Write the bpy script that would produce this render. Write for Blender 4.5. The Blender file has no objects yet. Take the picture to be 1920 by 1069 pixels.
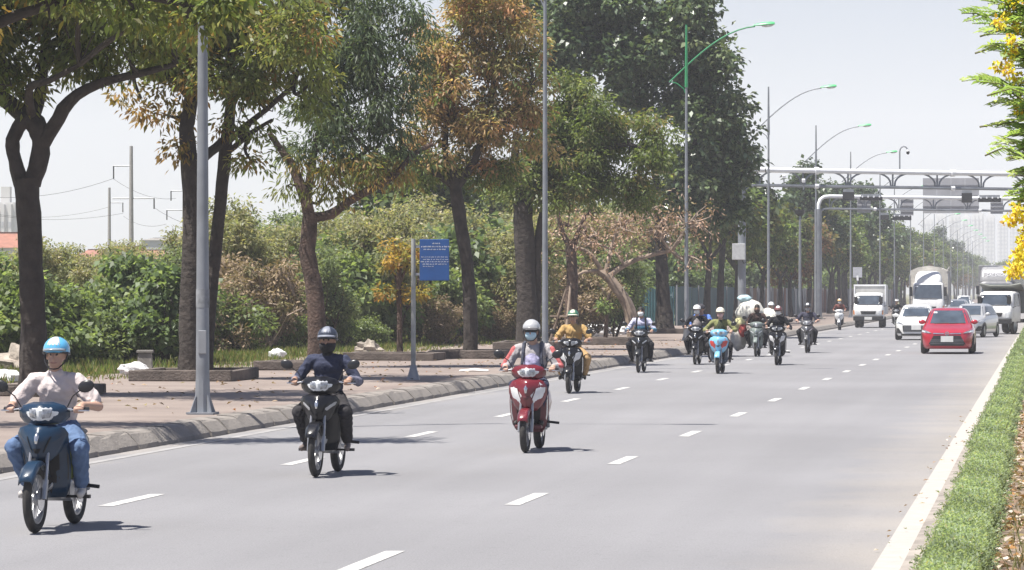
import bpy, math, random
import numpy as np
from mathutils import Vector, Matrix
random.seed(7)
RNG = np.random.default_rng(7)
PI = math.pi
SC = bpy.context.scene
COL = SC.collection

# ---------------------------------------------------------------- camera
FPX, CX, CY = 6667.0, 960.0, 534.5          # photograph pixels
HORIZON, VPX, CAMZ = 548.0, 1959.0, 2.0
PZ, DKK = .225, .962                          # pavement level; depth factor of things standing on it
YAW = math.atan((VPX - CX) / FPX)
cam_d = bpy.data.cameras.new('camera')
cam_d.sensor_width = 36.0
cam_d.lens = FPX / 1920 * 36.0
cam_d.clip_start, cam_d.clip_end = 0.5, 20000
cam = bpy.data.objects.new('camera', cam_d)
COL.objects.link(cam)
cam.location = (0, 0, CAMZ)
cam.rotation_euler = (PI / 2 + (HORIZON - CY) / FPX, 0, YAW)
SC.camera = cam

# ---------------------------------------------------------------- sky, sun, exposure
SUN_EL, SUN_AZ = math.radians(67), math.radians(-128)    # azimuth from +Y towards +X
SC.world = bpy.data.worlds.new('World')
SC.world.use_nodes = True
wn = SC.world.node_tree
for n in list(wn.nodes): wn.nodes.remove(n)
sky = wn.nodes.new('ShaderNodeTexSky'); sky.sky_type = 'NISHITA'
sky.sun_disc = False
sky.sun_elevation, sky.sun_rotation = SUN_EL, SUN_AZ
sky.air_density, sky.dust_density, sky.ozone_density = 1.0, 0.7, 3.0
bg = wn.nodes.new('ShaderNodeBackground'); bg.inputs[1].default_value = 0.0505
wo = wn.nodes.new('ShaderNodeOutputWorld')
tint = wn.nodes.new('ShaderNodeMix'); tint.data_type = 'RGBA'; tint.blend_type = 'MULTIPLY'; tint.inputs[0].default_value = 1.0; tint.inputs[7].default_value = (.745, .775, .965, 1)
wn.links.new(sky.outputs[0], tint.inputs[6]); wn.links.new(tint.outputs[2], bg.inputs[0]); wn.links.new(bg.outputs[0], wo.inputs[0])
sl = bpy.data.lights.new('sun', 'SUN'); sl.energy = 5.0; sl.angle = math.radians(0.53); sl.color = (1.0, 0.955, 0.88)
sun = bpy.data.objects.new('sun', sl); COL.objects.link(sun)
sd = Vector((math.sin(SUN_AZ) * math.cos(SUN_EL), math.cos(SUN_AZ) * math.cos(SUN_EL), math.sin(SUN_EL)))
sun.rotation_euler = sd.to_track_quat('Z', 'Y').to_euler()
sun.location = sd * 100
SC.view_settings.view_transform = 'Standard'
SC.view_settings.look = 'None'
SC.view_settings.gamma = 1.0
SC.view_settings.use_curve_mapping = False
SC.view_settings.exposure = 0.95
SC.cycles.use_denoising = True
SC.cycles.max_bounces = 8
SC.cycles.transparent_max_bounces = 8
SC.cycles.volume_bounces = 1

# ---------------------------------------------------------------- pixel -> place
_s, _c = math.sin(YAW), math.cos(YAW)
def W(px, D):
    """ground-plan point seen in photo column px at camera depth D"""
    u = (px - CX) / FPX
    return D * (-_s + _c * u), D * (_c + _s * u)
def Zof(py, D): return CAMZ + D * (HORIZON - py) / FPX
def Dof(py, z=0.0): return FPX * (CAMZ - z) / (py - HORIZON)
def P(px, py, D):
    x, y = W(px, D)
    return Vector((x, y, Zof(py, D)))
def G(px, py, z=0.0):
    x, y = W(px, Dof(py, z))
    return Vector((x, y, z))

# ---------------------------------------------------------------- object helpers
def tag(o, label=None, cat=None, group=None, kind=None):
    if label: o['label'] = label
    if cat: o['category'] = cat
    if group: o['group'] = group
    if kind: o['kind'] = kind
    return o
def empty(name, loc=(0, 0, 0), rz=0.0, label=None, cat=None, group=None, kind=None):
    o = bpy.data.objects.new(name, None); COL.objects.link(o)
    o.empty_display_size = 0.2
    o.location = loc; o.rotation_euler = (0, 0, rz)
    return tag(o, label, cat, group, kind)
def link(name, me, mat=None, parent=None, loc=None):
    o = bpy.data.objects.new(name, me); COL.objects.link(o)
    if mat is not None and len(me.materials) == 0: me.materials.append(mat)
    if parent is not None: o.parent = parent
    if loc is not None: o.location = loc
    return o
def copy_tree(o, parent=None):
    c = o.copy(); COL.objects.link(c); c.parent = parent
    for ch in [k for k in o.children]: copy_tree(ch, c)
    return c

class MB:
    """collects shapes; build() links them as ONE mesh object"""
    def __init__(s): s.v = []; s.f = []
    def add(s, vs, fs):
        k = len(s.v); s.v += [tuple(v) for v in vs]; s.f += [tuple(i + k for i in f) for f in fs]; return s
    def box(s, c, size, rot=None, taper=1.0):
        hx, hy, hz = size[0] / 2, size[1] / 2, size[2] / 2
        vs = [Vector((x * hx * (taper if z > 0 else 1), y * hy * (taper if z > 0 else 1), z * hz)) for z in (-1, 1) for y in (-1, 1) for x in (-1, 1)]
        if rot is not None: vs = [rot @ v for v in vs]
        c = Vector(c)
        return s.add([v + c for v in vs], [(0, 2, 3, 1), (4, 5, 7, 6), (0, 1, 5, 4), (2, 6, 7, 3), (0, 4, 6, 2), (1, 3, 7, 5)])
    def rings(s, rings, cap=True, closed=False):
        n = len(rings[0]); vs = [p for r in rings for p in r]; fs = []
        m = len(rings)
        for i in range(m if closed else m - 1):
            for j in range(n):
                a, b = i * n + j, i * n + (j + 1) % n
                c, d = ((i + 1) % m) * n + (j + 1) % n, ((i + 1) % m) * n + j
                fs.append((a, b, c, d))
        if cap and not closed:
            fs.append(tuple(range(n - 1, -1, -1))); fs.append(tuple((m - 1) * n + j for j in range(n)))
        return s.add(vs, fs)
    def tube(s, pts, rad, n=8, cap=True, squash=1.0):
        pts = [Vector(p) for p in pts]
        if not hasattr(rad, '__len__'): rad = [rad] * len(pts)
        rings = []; prev = None
        for i, p in enumerate(pts):
            t = (pts[min(i + 1, len(pts) - 1)] - pts[max(i - 1, 0)])
            if t.length < 1e-9: t = Vector((0, 0, 1))
            t.normalize()
            if prev is None:
                a = t.cross(Vector((0, 0, 1)) if abs(t.z) < .9 else Vector((0, 1, 0))).normalized()
            else:
                a = (prev - t * prev.dot(t)).normalized()
            prev = a; b = t.cross(a)
            rings.append([p + (a * math.cos(2 * PI * k / n) + b * math.sin(2 * PI * k / n) * squash) * rad[i] for k in range(n)])
        return s.rings(rings, cap)
    def torus(s, c, R, r, axis='X', n=28, m=8, ry=None):
        c = Vector(c); rings = []
        ry = ry or r
        for i in range(n):
            a = 2 * PI * i / n; ring = []
            for j in range(m):
                b = 2 * PI * j / m
                rr = R + r * math.cos(b); w = ry * math.sin(b)
                q = (w, rr * math.cos(a), rr * math.sin(a)) if axis == 'X' else ((rr * math.cos(a), rr * math.sin(a), w) if axis == 'Z' else (rr * math.cos(a), w, rr * math.sin(a)))
                ring.append(c + Vector(q))
            rings.append(ring)
        return s.rings(rings, closed=True)
    def disc(s, c, r, w, axis='X', n=20):
        d = Vector((1, 0, 0)) if axis == 'X' else (Vector((0, 1, 0)) if axis == 'Y' else Vector((0, 0, 1)))
        c = Vector(c); return s.tube([c - d * w / 2, c + d * w / 2], r, n)
    def ell(s, c, r, rot=None, nu=14, nv=9, v0=0.0, v1=1.0, u0=0.0, u1=1.0):
        """ellipsoid (v 0 = top, 1 = bottom); partial ranges leave it open"""
        c = Vector(c); rows = []
        full = (u0 == 0 and u1 == 1)
        nn = nu if full else nu + 1
        for i in range(nv + 1):
            th = PI * (v0 + (v1 - v0) * i / nv); row = []
            for j in range(nn):
                ph = 2 * PI * (u0 + (u1 - u0) * j / nu)
                q = Vector((r[0] * math.sin(th) * math.cos(ph), r[1] * math.sin(th) * math.sin(ph), r[2] * math.cos(th)))
                if rot is not None: q = rot @ q
                row.append(c + q)
            rows.append(row)
        vs = [p for r_ in rows for p in r_]; fs = []
        for i in range(nv):
            for j in range(nn if full else nn - 1):
                fs.append((i * nn + j, (i + 1) * nn + j, (i + 1) * nn + (j + 1) % nn, i * nn + (j + 1) % nn))
        return s.add(vs, fs)
    def grid(s, rows):
        n = len(rows[0]); vs = [p for r in rows for p in r]
        fs = [(i * n + j, i * n + j + 1, (i + 1) * n + j + 1, (i + 1) * n + j) for i in range(len(rows) - 1) for j in range(n - 1)]
        return s.add(vs, fs)
    def poly(s, pts): return s.add(pts, [tuple(range(len(pts)))])
    def prism(s, pts, d):
        """extrude polygon pts along vector d"""
        d = Vector(d); n = len(pts); a = [Vector(p) for p in pts]
        return s.add(a + [p + d for p in a], [tuple(range(n - 1, -1, -1)), tuple(range(n, 2 * n))] + [(i, (i + 1) % n, n + (i + 1) % n, n + i) for i in range(n)])
    def mesh(s, name, smooth=True):
        me = bpy.data.meshes.new(name); me.from_pydata(s.v, [], s.f); me.validate(clean_customdata=False)
        if smooth:
            me.polygons.foreach_set('use_smooth', [True] * len(me.polygons))
            try: me.set_sharp_from_angle(angle=math.radians(38))
            except Exception: pass
        me.update(); return me
    def build(s, name, mat, parent=None, smooth=True, solid=0.0, bevel=0.0, sub=0):
        o = link(name, s.mesh(name, smooth), mat, parent)
        if sub:
            m = o.modifiers.new('sub', 'SUBSURF'); m.levels = m.render_levels = sub
        if solid:
            m = o.modifiers.new('solid', 'SOLIDIFY'); m.thickness = solid; m.offset = 0
        if bevel:
            m = o.modifiers.new('bevel', 'BEVEL'); m.width = bevel; m.segments = 2; m.limit_method = 'ANGLE'
        return o

def rotm(x=0, y=0, z=0): return (Matrix.Rotation(z, 3, 'Z') @ Matrix.Rotation(y, 3, 'Y') @ Matrix.Rotation(x, 3, 'X'))

# ---------------------------------------------------------------- materials
_M = {}
def pm(name, col, rough=.6, metal=0.0, var=.12, scale=6.0, bump=0.0, bscale=40.0, spec=.5, coat=0.0, dirt=None, detail=5):
    if name in _M: return _M[name]
    m = bpy.data.materials.new(name); m.use_nodes = True; _M[name] = m
    nt = m.node_tree; b = nt.nodes['Principled BSDF']
    b.inputs['Roughness'].default_value = rough; b.inputs['Metallic'].default_value = metal
    b.inputs['Specular IOR Level'].default_value = spec
    b.inputs['Coat Weight'].default_value = coat; b.inputs['Coat Roughness'].default_value = .08
    tc = nt.nodes.new('ShaderNodeTexCoord')
    nz = nt.nodes.new('ShaderNodeTexNoise'); nz.inputs['Scale'].default_value = scale; nz.inputs['Detail'].default_value = detail
    nt.links.new(tc.outputs['Object'], nz.inputs['Vector'])
    mx = nt.nodes.new('ShaderNodeMix'); mx.data_type = 'RGBA'
    c = np.array(col[:3])
    c2 = np.array(dirt) if dirt is not None else np.clip(c * (1 + 1.6 * var), 0, .95)
    c1 = c * (1 - var) if dirt is None else c
    mx.inputs[6].default_value = (*c1, 1); mx.inputs[7].default_value = (*c2, 1)
    mr = nt.nodes.new('ShaderNodeMapRange'); mr.inputs[1].default_value = .3; mr.inputs[2].default_value = .75
    nt.links.new(nz.outputs[0], mr.inputs[0]); nt.links.new(mr.outputs[0], mx.inputs[0])
    nt.links.new(mx.outputs[2], b.inputs['Base Color'])
    if bump:
        n2 = nt.nodes.new('ShaderNodeTexNoise'); n2.inputs['Scale'].default_value = bscale; n2.inputs['Detail'].default_value = 6
        nt.links.new(tc.outputs['Object'], n2.inputs['Vector'])
        bp = nt.nodes.new('ShaderNodeBump'); bp.inputs['Strength'].default_value = bump; bp.inputs['Distance'].default_value = .05
        nt.links.new(n2.outputs[0], bp.inputs['Height']); nt.links.new(bp.outputs[0], b.inputs['Normal'])
    return m
def leafmat(name, transl=.5, rough=.45, spec=.4):
    if name in _M: return _M[name]
    m = bpy.data.materials.new(name); m.use_nodes = True; _M[name] = m
    nt = m.node_tree; b = nt.nodes['Principled BSDF']; b.inputs['Roughness'].default_value = rough
    b.inputs['Specular IOR Level'].default_value = spec
    at = nt.nodes.new('ShaderNodeAttribute'); at.attribute_name = 'Col'
    nt.links.new(at.outputs['Color'], b.inputs['Base Color'])
    tr = nt.nodes.new('ShaderNodeBsdfTranslucent')
    g = nt.nodes.new('ShaderNodeMix'); g.data_type = 'RGBA'; g.blend_type = 'MULTIPLY'; g.inputs[0].default_value = 1
    g.inputs[7].default_value = (1.55, 1.55, .75, 1)
    nt.links.new(at.outputs['Color'], g.inputs[6]); nt.links.new(g.outputs[2], tr.inputs[0])
    ms = nt.nodes.new('ShaderNodeMixShader'); ms.inputs[0].default_value = transl
    nt.links.new(b.outputs[0], ms.inputs[1]); nt.links.new(tr.outputs[0], ms.inputs[2])
    nt.links.new(ms.outputs[0], nt.nodes['Material Output'].inputs[0])
    return m
def glassmat(name, col=(.03, .04, .05), rough=.06):
    m = pm(name, col, rough, var=.3, scale=2.5, spec=.8)
    return m
BARK = pm('bark', (.030, .024, .021), .95, var=.45, scale=5, bump=1.0, bscale=9, dirt=(.062, .05, .043))
BARK_BROWN = pm('bark_brown', (.080, .052, .040), .95, var=.5, scale=4, bump=.9, bscale=16)
DEADWOOD = pm('dead_wood', (.26, .20, .155), .9, var=.3, scale=5)
STEEL = pm('galvanised_steel', (.235, .25, .275), .55, .3, var=.16, scale=2.2)
STEEL_DK = pm('grey_steel', (.25, .26, .28), .5, .3, var=.12, scale=2)
WHITE_STEEL = pm('white_painted_steel', (.76, .77, .79), .45, 0, var=.05, scale=2)
GREEN_PAINT = pm('green_paint', (.03, .26, .10), .4, 0, var=.1)
CONCRETE = pm('concrete', (.23, .215, .195), .95, var=.28, scale=3, bump=.4, bscale=30)
BLACK_PLASTIC = pm('black_plastic', (.018, .018, .020), .45, var=.3)
RUBBER = pm('rubber', (.022, .021, .021), .85, var=.35, scale=20, dirt=(.055, .05, .045))
CHROME = pm('chrome', (.62, .62, .63), .22, .9, var=.1)
ALLOY = pm('alloy', (.34, .34, .35), .4, .7, var=.2)
LENS = pm('clear_lens', (.62, .64, .66), .12, .1, var=.22, scale=9, spec=.8)
MIRRORGL = pm('mirror_back', (.02, .02, .022), .3, var=.2)
AMBER = pm('amber_lens', (.7, .22, .03), .25, var=.1)
GLASS = glassmat('dark_glass')
WINDSCREEN = glassmat('windscreen_glass', (.05, .065, .085), .08)
LEAF = leafmat('leaf'); LEAF_DRY = leafmat('dry_leaf', .2, .8, .2); LEAF_GLOSS = leafmat('glossy_leaf', .3, .32, .6)

# ---------------------------------------------------------------- leaves (numpy)
def leaf_mesh(name, pos, axis, nrm, L, Wd, colr, fold=.18, mat=LEAF):
    """one folded diamond per leaf: base, side, tip, side"""
    n = len(pos)
    axis = axis / (np.linalg.norm(axis, axis=1, keepdims=True) + 1e-9)
    side = np.cross(axis, nrm); side /= (np.linalg.norm(side, axis=1, keepdims=True) + 1e-9)
    up = np.cross(side, axis)
    L = np.broadcast_to(np.asarray(L, float).reshape(-1, 1), (n, 1)); Wd = np.broadcast_to(np.asarray(Wd, float).reshape(-1, 1), (n, 1))
    v = np.empty((n, 4, 3), np.float32)
    mid = pos + axis * L * .45
    v[:, 0] = pos; v[:, 2] = pos + axis * L - up * L * .08
    v[:, 1] = mid + side * Wd * .5 + up * Wd * fold; v[:, 3] = mid - side * Wd * .5 + up * Wd * fold
    me = bpy.data.meshes.new(name)
    me.vertices.add(n * 4); me.vertices.foreach_set('co', v.ravel())
    me.loops.add(n * 4); me.loops.foreach_set('vertex_index', np.arange(n * 4, dtype=np.int32))
    me.polygons.add(n); me.polygons.foreach_set('loop_start', np.arange(0, n * 4, 4, dtype=np.int32))
    ca = me.color_attributes.new('Col', 'FLOAT_COLOR', 'POINT')
    c4 = np.ones((n, 4, 4), np.float32); c4[:, :, :3] = colr[:, None, :]
    ca.data.foreach_set('color', c4.ravel())
    me.materials.append(mat)
    me.update(calc_edges=True)
    return me
def rdir(n):
    d = RNG.normal(size=(n, 3)); return d / np.linalg.norm(d, axis=1, keepdims=True)
def palette(pal, n):
    """pal: list of (weight, rgb)"""
    w = np.array([p[0] for p in pal], float); w /= w.sum()
    return np.array([p[1] for p in pal], float)[RNG.choice(len(pal), n, p=w)]
def whorls(centres, radius, per, L, Wd, pal, droop=.5, jitter=.3, shade=.25, clumpcol=.75):
    """leaves for clumps round the given centres -> arrays"""
    n = len(centres); N = n * per
    c = np.repeat(centres, per, axis=0); r = np.repeat(np.broadcast_to(np.asarray(radius, float), (n,)), per)[:, None]
    off = rdir(N) * (RNG.random((N, 1)) ** .5) * r; off[:, 2] *= .7
    pos = c + off
    ax = off / r * 1.0 + rdir(N) * .55; ax[:, 2] -= droop
    nr = rdir(N) * .8; nr[:, 2] += 1.0
    base = np.repeat(palette(pal, n), per, axis=0); ind = palette(pal, N)
    colr = base * clumpcol + ind * (1 - clumpcol)
    colr *= (1 + RNG.normal(0, shade, (N, 1))).clip(.45, 1.8)
    LL = L * RNG.uniform(1 - jitter, 1 + jitter, N); WW = Wd * RNG.uniform(1 - jitter, 1 + jitter, N)
    return pos, ax, nr, LL, WW, colr.clip(.005, .8)
def cat_arr(parts): return [np.concatenate(a) for a in zip(*parts)]
# ================================================================ setting
ROAD_L, ROAD_R, KERB_X, WALK_L = -11.36, -0.98, -11.36, -20.0
YFAR = 3200.0
def asphalt():
    m = bpy.data.materials.new('asphalt'); m.use_nodes = True; nt = m.node_tree; b = nt.nodes['Principled BSDF']
    b.inputs['Roughness'].default_value = .82; b.inputs['Specular IOR Level'].default_value = .35
    tc = nt.nodes.new('ShaderNodeTexCoord'); N = nt.nodes.new; Lk = nt.links.new
    def noise(scale, vec=None, detail=4):
        n = N('ShaderNodeTexNoise'); n.inputs['Scale'].default_value = scale; n.inputs['Detail'].default_value = detail
        Lk(vec or tc.outputs['Object'], n.inputs['Vector']); return n.outputs[0]
    mp = N('ShaderNodeMapping'); mp.inputs['Scale'].default_value = (1.3, .035, 1); Lk(tc.outputs['Object'], mp.inputs['Vector'])
    def ramp(val, lo, hi, a, c):
        r = N('ShaderNodeMapRange'); r.inputs[1].default_value = lo; r.inputs[2].default_value = hi; r.inputs[3].default_value = a; r.inputs[4].default_value = c
        Lk(val, r.inputs[0]); return r.outputs[0]
    def mul(a, c):
        k = N('ShaderNodeMath'); k.operation = 'MULTIPLY'; Lk(a, k.inputs[0]); Lk(c, k.inputs[1]); return k.outputs[0]
    streak = ramp(noise(1.0, mp.outputs[0]), .3, .7, .95, 1.05)     # worn wheel tracks run with the traffic
    patch = ramp(noise(.12), .35, .65, .92, 1.07)
    grit = ramp(noise(60), .3, .7, .82, 1.2)
    speck = ramp(noise(9, detail=8), .32, .42, .9, 1.0)
    f = mul(mul(mul(streak, patch), grit), speck)
    # dust collected at both gutters
    sx = N('ShaderNodeSeparateXYZ'); Lk(tc.outputs['Object'], sx.inputs[0])
    wob = ramp(noise(.6), .3, .7, -.35, .35)
    ad = N('ShaderNodeMath'); ad.operation = 'ADD'; Lk(sx.outputs[0], ad.inputs[0]); Lk(wob, ad.inputs[1])
    dr = ramp(ad.outputs[0], -2.3, -1.1, 0, .75); dl = ramp(ad.outputs[0], -10.9, -11.4, 0, .6)
    mxx = N('ShaderNodeMath'); mxx.operation = 'MAXIMUM'; Lk(dr, mxx.inputs[0]); Lk(dl, mxx.inputs[1])
    base = N('ShaderNodeMix'); base.data_type = 'RGBA'; base.inputs[6].default_value = (.214, .211, .219, 1); base.inputs[7].default_value = (.30, .275, .25, 1)
    Lk(mxx.outputs[0], base.inputs[0])
    vm = N('ShaderNodeVectorMath'); vm.operation = 'SCALE'; Lk(base.outputs[2], vm.inputs[0]); Lk(f, vm.inputs['Scale'])
    Lk(vm.outputs[0], b.inputs['Base Color'])
    bp = N('ShaderNodeBump'); bp.inputs['Strength'].default_value = .25; bp.inputs['Distance'].default_value = .01
    Lk(noise(120), bp.inputs['Height']); Lk(bp.outputs[0], b.inputs['Normal'])
    return m
def sheet(name, x0, x1, y0, y1, z, mat, kind='structure', parent=None, nx=1, ny=1, bumpy=0):
    mb = MB()
    rows = [[(x0 + (x1 - x0) * i / nx, y0 + (y1 - y0) * j / ny, z + (RNG.normal(0, bumpy) if bumpy else 0)) for i in range(nx + 1)] for j in range(ny + 1)]
    mb.grid(rows); o = mb.build(name, mat, parent, smooth=False)
    if kind: o['kind'] = kind
    return o
SOIL = pm('soil', (.17, .13, .095), 1, var=.4, scale=.8, bump=.6, bscale=12)
GRASSY = pm('grassy_soil', (.13, .125, .06), 1, var=.5, scale=.5, bump=.5, bscale=10)
PAVE = pm('dusty_paving', (.185, .148, .131), .95, dirt=(.285, .235, .205), detail=12, scale=.55, bump=.25, bscale=25)
PAINT = pm('road_paint', (.62, .61, .585), .8, scale=7, dirt=(.30, .295, .295), detail=12)
PAINT_Y = pm('worn_edge_paint', (.43, .405, .375), .8, var=.1, scale=5, dirt=(.36, .335, .31), detail=12)
ground = sheet('ground', -4000, 4000, -60, 6000, -.06, GRASSY)
road = sheet('road', ROAD_L - .02, ROAD_R + .05, -40, YFAR, 0.0, asphalt())
side = sheet('pavement', WALK_L, KERB_X - .42, -20, 900, PZ - .004, PAVE)
verge = sheet('verge', -160, WALK_L, -20, 900, PZ - .03, GRASSY, nx=40, ny=120, bumpy=.03)
median = sheet('median', ROAD_R + .12, 3.4, -20, 1500, .12, SOIL)
opp = sheet('opposite_carriageway', 3.6, 14.2, -40, 1500, .0, _M.get('asphalt') or road.data.materials[0])
# painted markings (pieces of the road)
y_a = W(1000, Dof(936))[1]; y_b = W(260, Dof(938))[1]
me_d = MB().grid([[(-.075, -1.0, 0), (.075, -1.0, 0)], [(-.075, 1.0, 0), (.075, 1.0, 0)]]).mesh('lane_dash', False)
for X, y0 in ((-4.95, y_a), (-8.68, y_b)):
    for k in range(-2, 60):
        o = link('lane_dash', me_d, PAINT, road); o.location = (X + random.uniform(-.01, .01), y0 + 8.0 * k, .004)
sheet('edge_line', -1.235, -1.015, -20, 900, .004, PAINT_Y, None, road)
sheet('edge_line', -11.10, -10.97, -20, 900, .004, pm('worn_white_line', (.36, .35, .345), .85, var=.1, scale=3, dirt=(.22, .215, .215), detail=10), None, road)
# kerb on the left: stones you can tell apart near by, one run further off
kerb = empty('kerb', (0, 0, 0), kind='structure')
def kerb_mesh(L, j=0.0):
    pr = [(0, -.05), (-.03, .06), (-.15, .19), (-.20, .222), (-.44, .236), (-.44, -.05)]
    mb = MB(); mb.rings([[(KERB_X + x + random.uniform(-j, j), y, z + random.uniform(-j, j)) for x, z in pr] for y in (0, L * .5, L)])
    return mb.mesh('kerb_stone', False)
KST = pm('kerb_concrete', (.20, .18, .162), .95, var=.25, scale=1.6, bump=.35, bscale=22)
kms = [kerb_mesh(.968, .009) for _ in range(5)]
for k in range(30, 160):
    o = link('kerb_stone', random.choice(kms), KST, kerb)
    o.location = (random.uniform(-.008, .008), k, random.uniform(-.006, .004)); o.rotation_euler = (random.uniform(-.006, .006), 0, random.uniform(-.006, .006))
o = link('kerb_run', kerb_mesh(740), KST, kerb); o.location = (0, 160, 0); o['kind'] = 'stuff'
o = link('kerb_run', kerb_mesh(50), KST, kerb); o.location = (0, -20.01, 0); o['kind'] = 'stuff'
# low kerb of the median
mk = MB(); mk.rings([[(x, y, z) for x, z in ((-.985, -.05), (-.985, .10), (-.86, .11), (-.86, -.05))] for y in (-20, 900)])
o = mk.build('median_kerb', pm('median_kerb_concrete', (.27, .24, .215), .95, var=.25, scale=3, bump=.3), smooth=False); o['kind'] = 'structure'

# ================================================================ trees
def tube_path(mb, pts, rads, n=9, jit=0.0, sub=3):
    """smooth tube through the points, with a little bark unevenness"""
    pts = [Vector(p) for p in pts]
    if len(pts) > 2 and sub > 1:
        q, r = [], []
        for i in range(len(pts) - 1):
            p0, p1, p2, p3 = pts[max(i - 1, 0)], pts[i], pts[i + 1], pts[min(i + 2, len(pts) - 1)]
            for k in range(sub):
                t = k / sub
                q.append(.5 * ((2 * p1) + (p2 - p0) * t + (2 * p0 - 5 * p1 + 4 * p2 - p3) * t * t + (3 * p1 - p0 - 3 * p2 + p3) * t ** 3))
                r.append(rads[i] * (1 - t) + rads[i + 1] * t)
        q.append(pts[-1]); r.append(rads[-1]); pts, rads = q, r
    k0 = len(mb.v); mb.tube(pts, rads, n)
    if jit:
        m = len(pts)
        for i in range(m):
            for j in range(n):
                v = Vector(mb.v[k0 + i * n + j]); d = v - pts[i]
                mb.v[k0 + i * n + j] = tuple(pts[i] + d * (1 + random.uniform(-jit, jit)))
GREEN_PAL = [(4, (.10, .145, .045)), (3, (.13, .18, .055)), (2, (.08, .115, .04)), (1.4, (.21, .24, .075)), (.5, (.28, .19, .07))]
OLIVE_PAL = [(3, (.070, .09, .03)), (3, (.10, .12, .04)), (2, (.14, .145, .045)), (.8, (.20, .13, .05))]
DARK_PAL = [(4, (.050, .080, .040)), (3, (.068, .105, .050)), (1, (.10, .14, .07)), (.5, (.16, .19, .10))]
RUST_PAL = [(4, (.42, .275, .165)), (3, (.37, .27, .145)), (2.6, (.26, .25, .11)), (1.2, (.48, .26, .165)), (2.6, (.185, .22, .09)), (1.6, (.52, .37, .23))]
BROWN_PAL = [(3, (.38, .255, .19)), (3, (.32, .205, .15)), (2, (.44, .33, .26)), (.6, (.18, .17, .08))]
BRIGHT_PAL = [(3, (.155, .215, .09)), (3, (.195, .255, .11)), (2, (.12, .165, .07)), (1.3, (.26, .30, .16))]
GREYGREEN_PAL = [(3, (.085, .105, .045)), (3, (.11, .13, .055)), (2, (.15, .15, .065)), (1, (.19, .165, .085))]
DRY_PAL = [(3, (.26, .195, .13)), (2, (.31, .235, .165)), (2, (.20, .15, .10)), (1, (.17, .17, .08))]
LEAVES = dict(
    whorl=dict(per=46, L=.172, Wd=.062, droop=.5), long=dict(per=44, L=.19, Wd=.045, droop=.75), small=dict(per=48, L=.15, Wd=.065, droop=.3),
    sparse=dict(per=13, L=.15, Wd=.06, droop=.4), broad=dict(per=26, L=.24, Wd=.17, droop=.35))
def blob_points(blobs, dens):
    """clump centres through ellipsoids ((x,y,z),(rx,ry,rz),weight); more towards the surface"""
    out = []
    for c, r, w in blobs:
        n = max(4, int(1.02 * dens * w * (r[0] * r[1] * r[2]) ** (2 / 3) * 4.2))
        if n < 30:
            d = rdir(n); rad = RNG.random((n, 1)) ** .30 * RNG.uniform(.6, 1.24, (n, 1)); out.append(np.array(c) + d * rad * np.array(r)); continue
        k = 9 if max(r) < 2.2 else 15                                           # lobes of the crown, so that it shows light and dark clumps and gaps
        sub = rdir(k) * RNG.uniform(.35, .82, (k, 1)); sr = RNG.uniform(.30, .56, k) * (1 if k == 9 else .8)
        pick = RNG.choice(k, n, p=sr ** 2 / (sr ** 2).sum()); d = rdir(n); d[:, 2] = np.abs(d[:, 2]) * RNG.choice([1, 1, 1, -1], n)
        rad = RNG.random((n, 1)) ** .28 * RNG.uniform(.75, 1.15, (n, 1)) * sr[pick][:, None]
        out.append(np.array(c) + (sub[pick] + d * rad) * np.array(r))
    return np.concatenate(out)
def crown_and_twigs(name, root, blobs, ends, dens, leaf, pal, bark, twig_frac=.35, clump_r=.42, mat=LEAF, twig_r=.018, limb_from=None, palfn=None, coarse=1.0):
    """foliage spread through the blobs, thin branches that carry it"""
    pts = blob_points(blobs, dens)
    lf = dict(LEAVES[leaf]); lf['L'] *= coarse; lf['Wd'] *= coarse; lf['per'] = max(6, int(lf['per'] / coarse ** 1.5))
    if palfn is None: arr = whorls(pts, clump_r * RNG.uniform(.7, 1.3, len(pts)), pal=pal, **lf)
    else:
        grp = [palfn(p) for p in pts]; parts = []
        for k in range(len(pal)):
            sel = np.array([g == k for g in grp])
            if sel.any(): parts.append(whorls(pts[sel], clump_r * RNG.uniform(.7, 1.3, sel.sum()), pal=pal[k], **lf))
        arr = cat_arr(parts)
    cr = link('crown', leaf_mesh('crown', *[arr[0], arr[1], arr[2], arr[3], arr[4], arr[5]], mat=mat), None, root); cr['kind'] = 'stuff'
    mb = MB(); E = np.array([tuple(e) for e in ends])
    for c, r, w in blobs:                               # limb to each blob, twigs from there to its clumps
        e = E[np.argmin(((E - np.array(c)) ** 2).sum(1))]
        cv = Vector(c); ev = Vector(e); midp = (cv + ev) / 2 + Vector((random.uniform(-.2, .2), random.uniform(-.2, .2), random.uniform(-.25, .1)))
        if (cv - ev).length > .25: tube_path(mb, [ev, midp, cv], [twig_r * 2.6, twig_r * 2, twig_r * 1.2], 6, 0, 3)
    anchors = np.concatenate([E, np.array([b[0] for b in blobs])])
    sel = pts[RNG.random(len(pts)) < twig_frac]
    for p in sel:
        a = anchors[np.argmin(((anchors - p) ** 2).sum(1))]
        m = (a + p) / 2 + RNG.normal(0, .12, 3)
        mb.tube([a, m, p], [twig_r, twig_r * .7, twig_r * .35], 4, cap=False)
    if mb.v: mb.build('branches', bark, root)['kind'] = 'stuff'
    return cr
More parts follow.
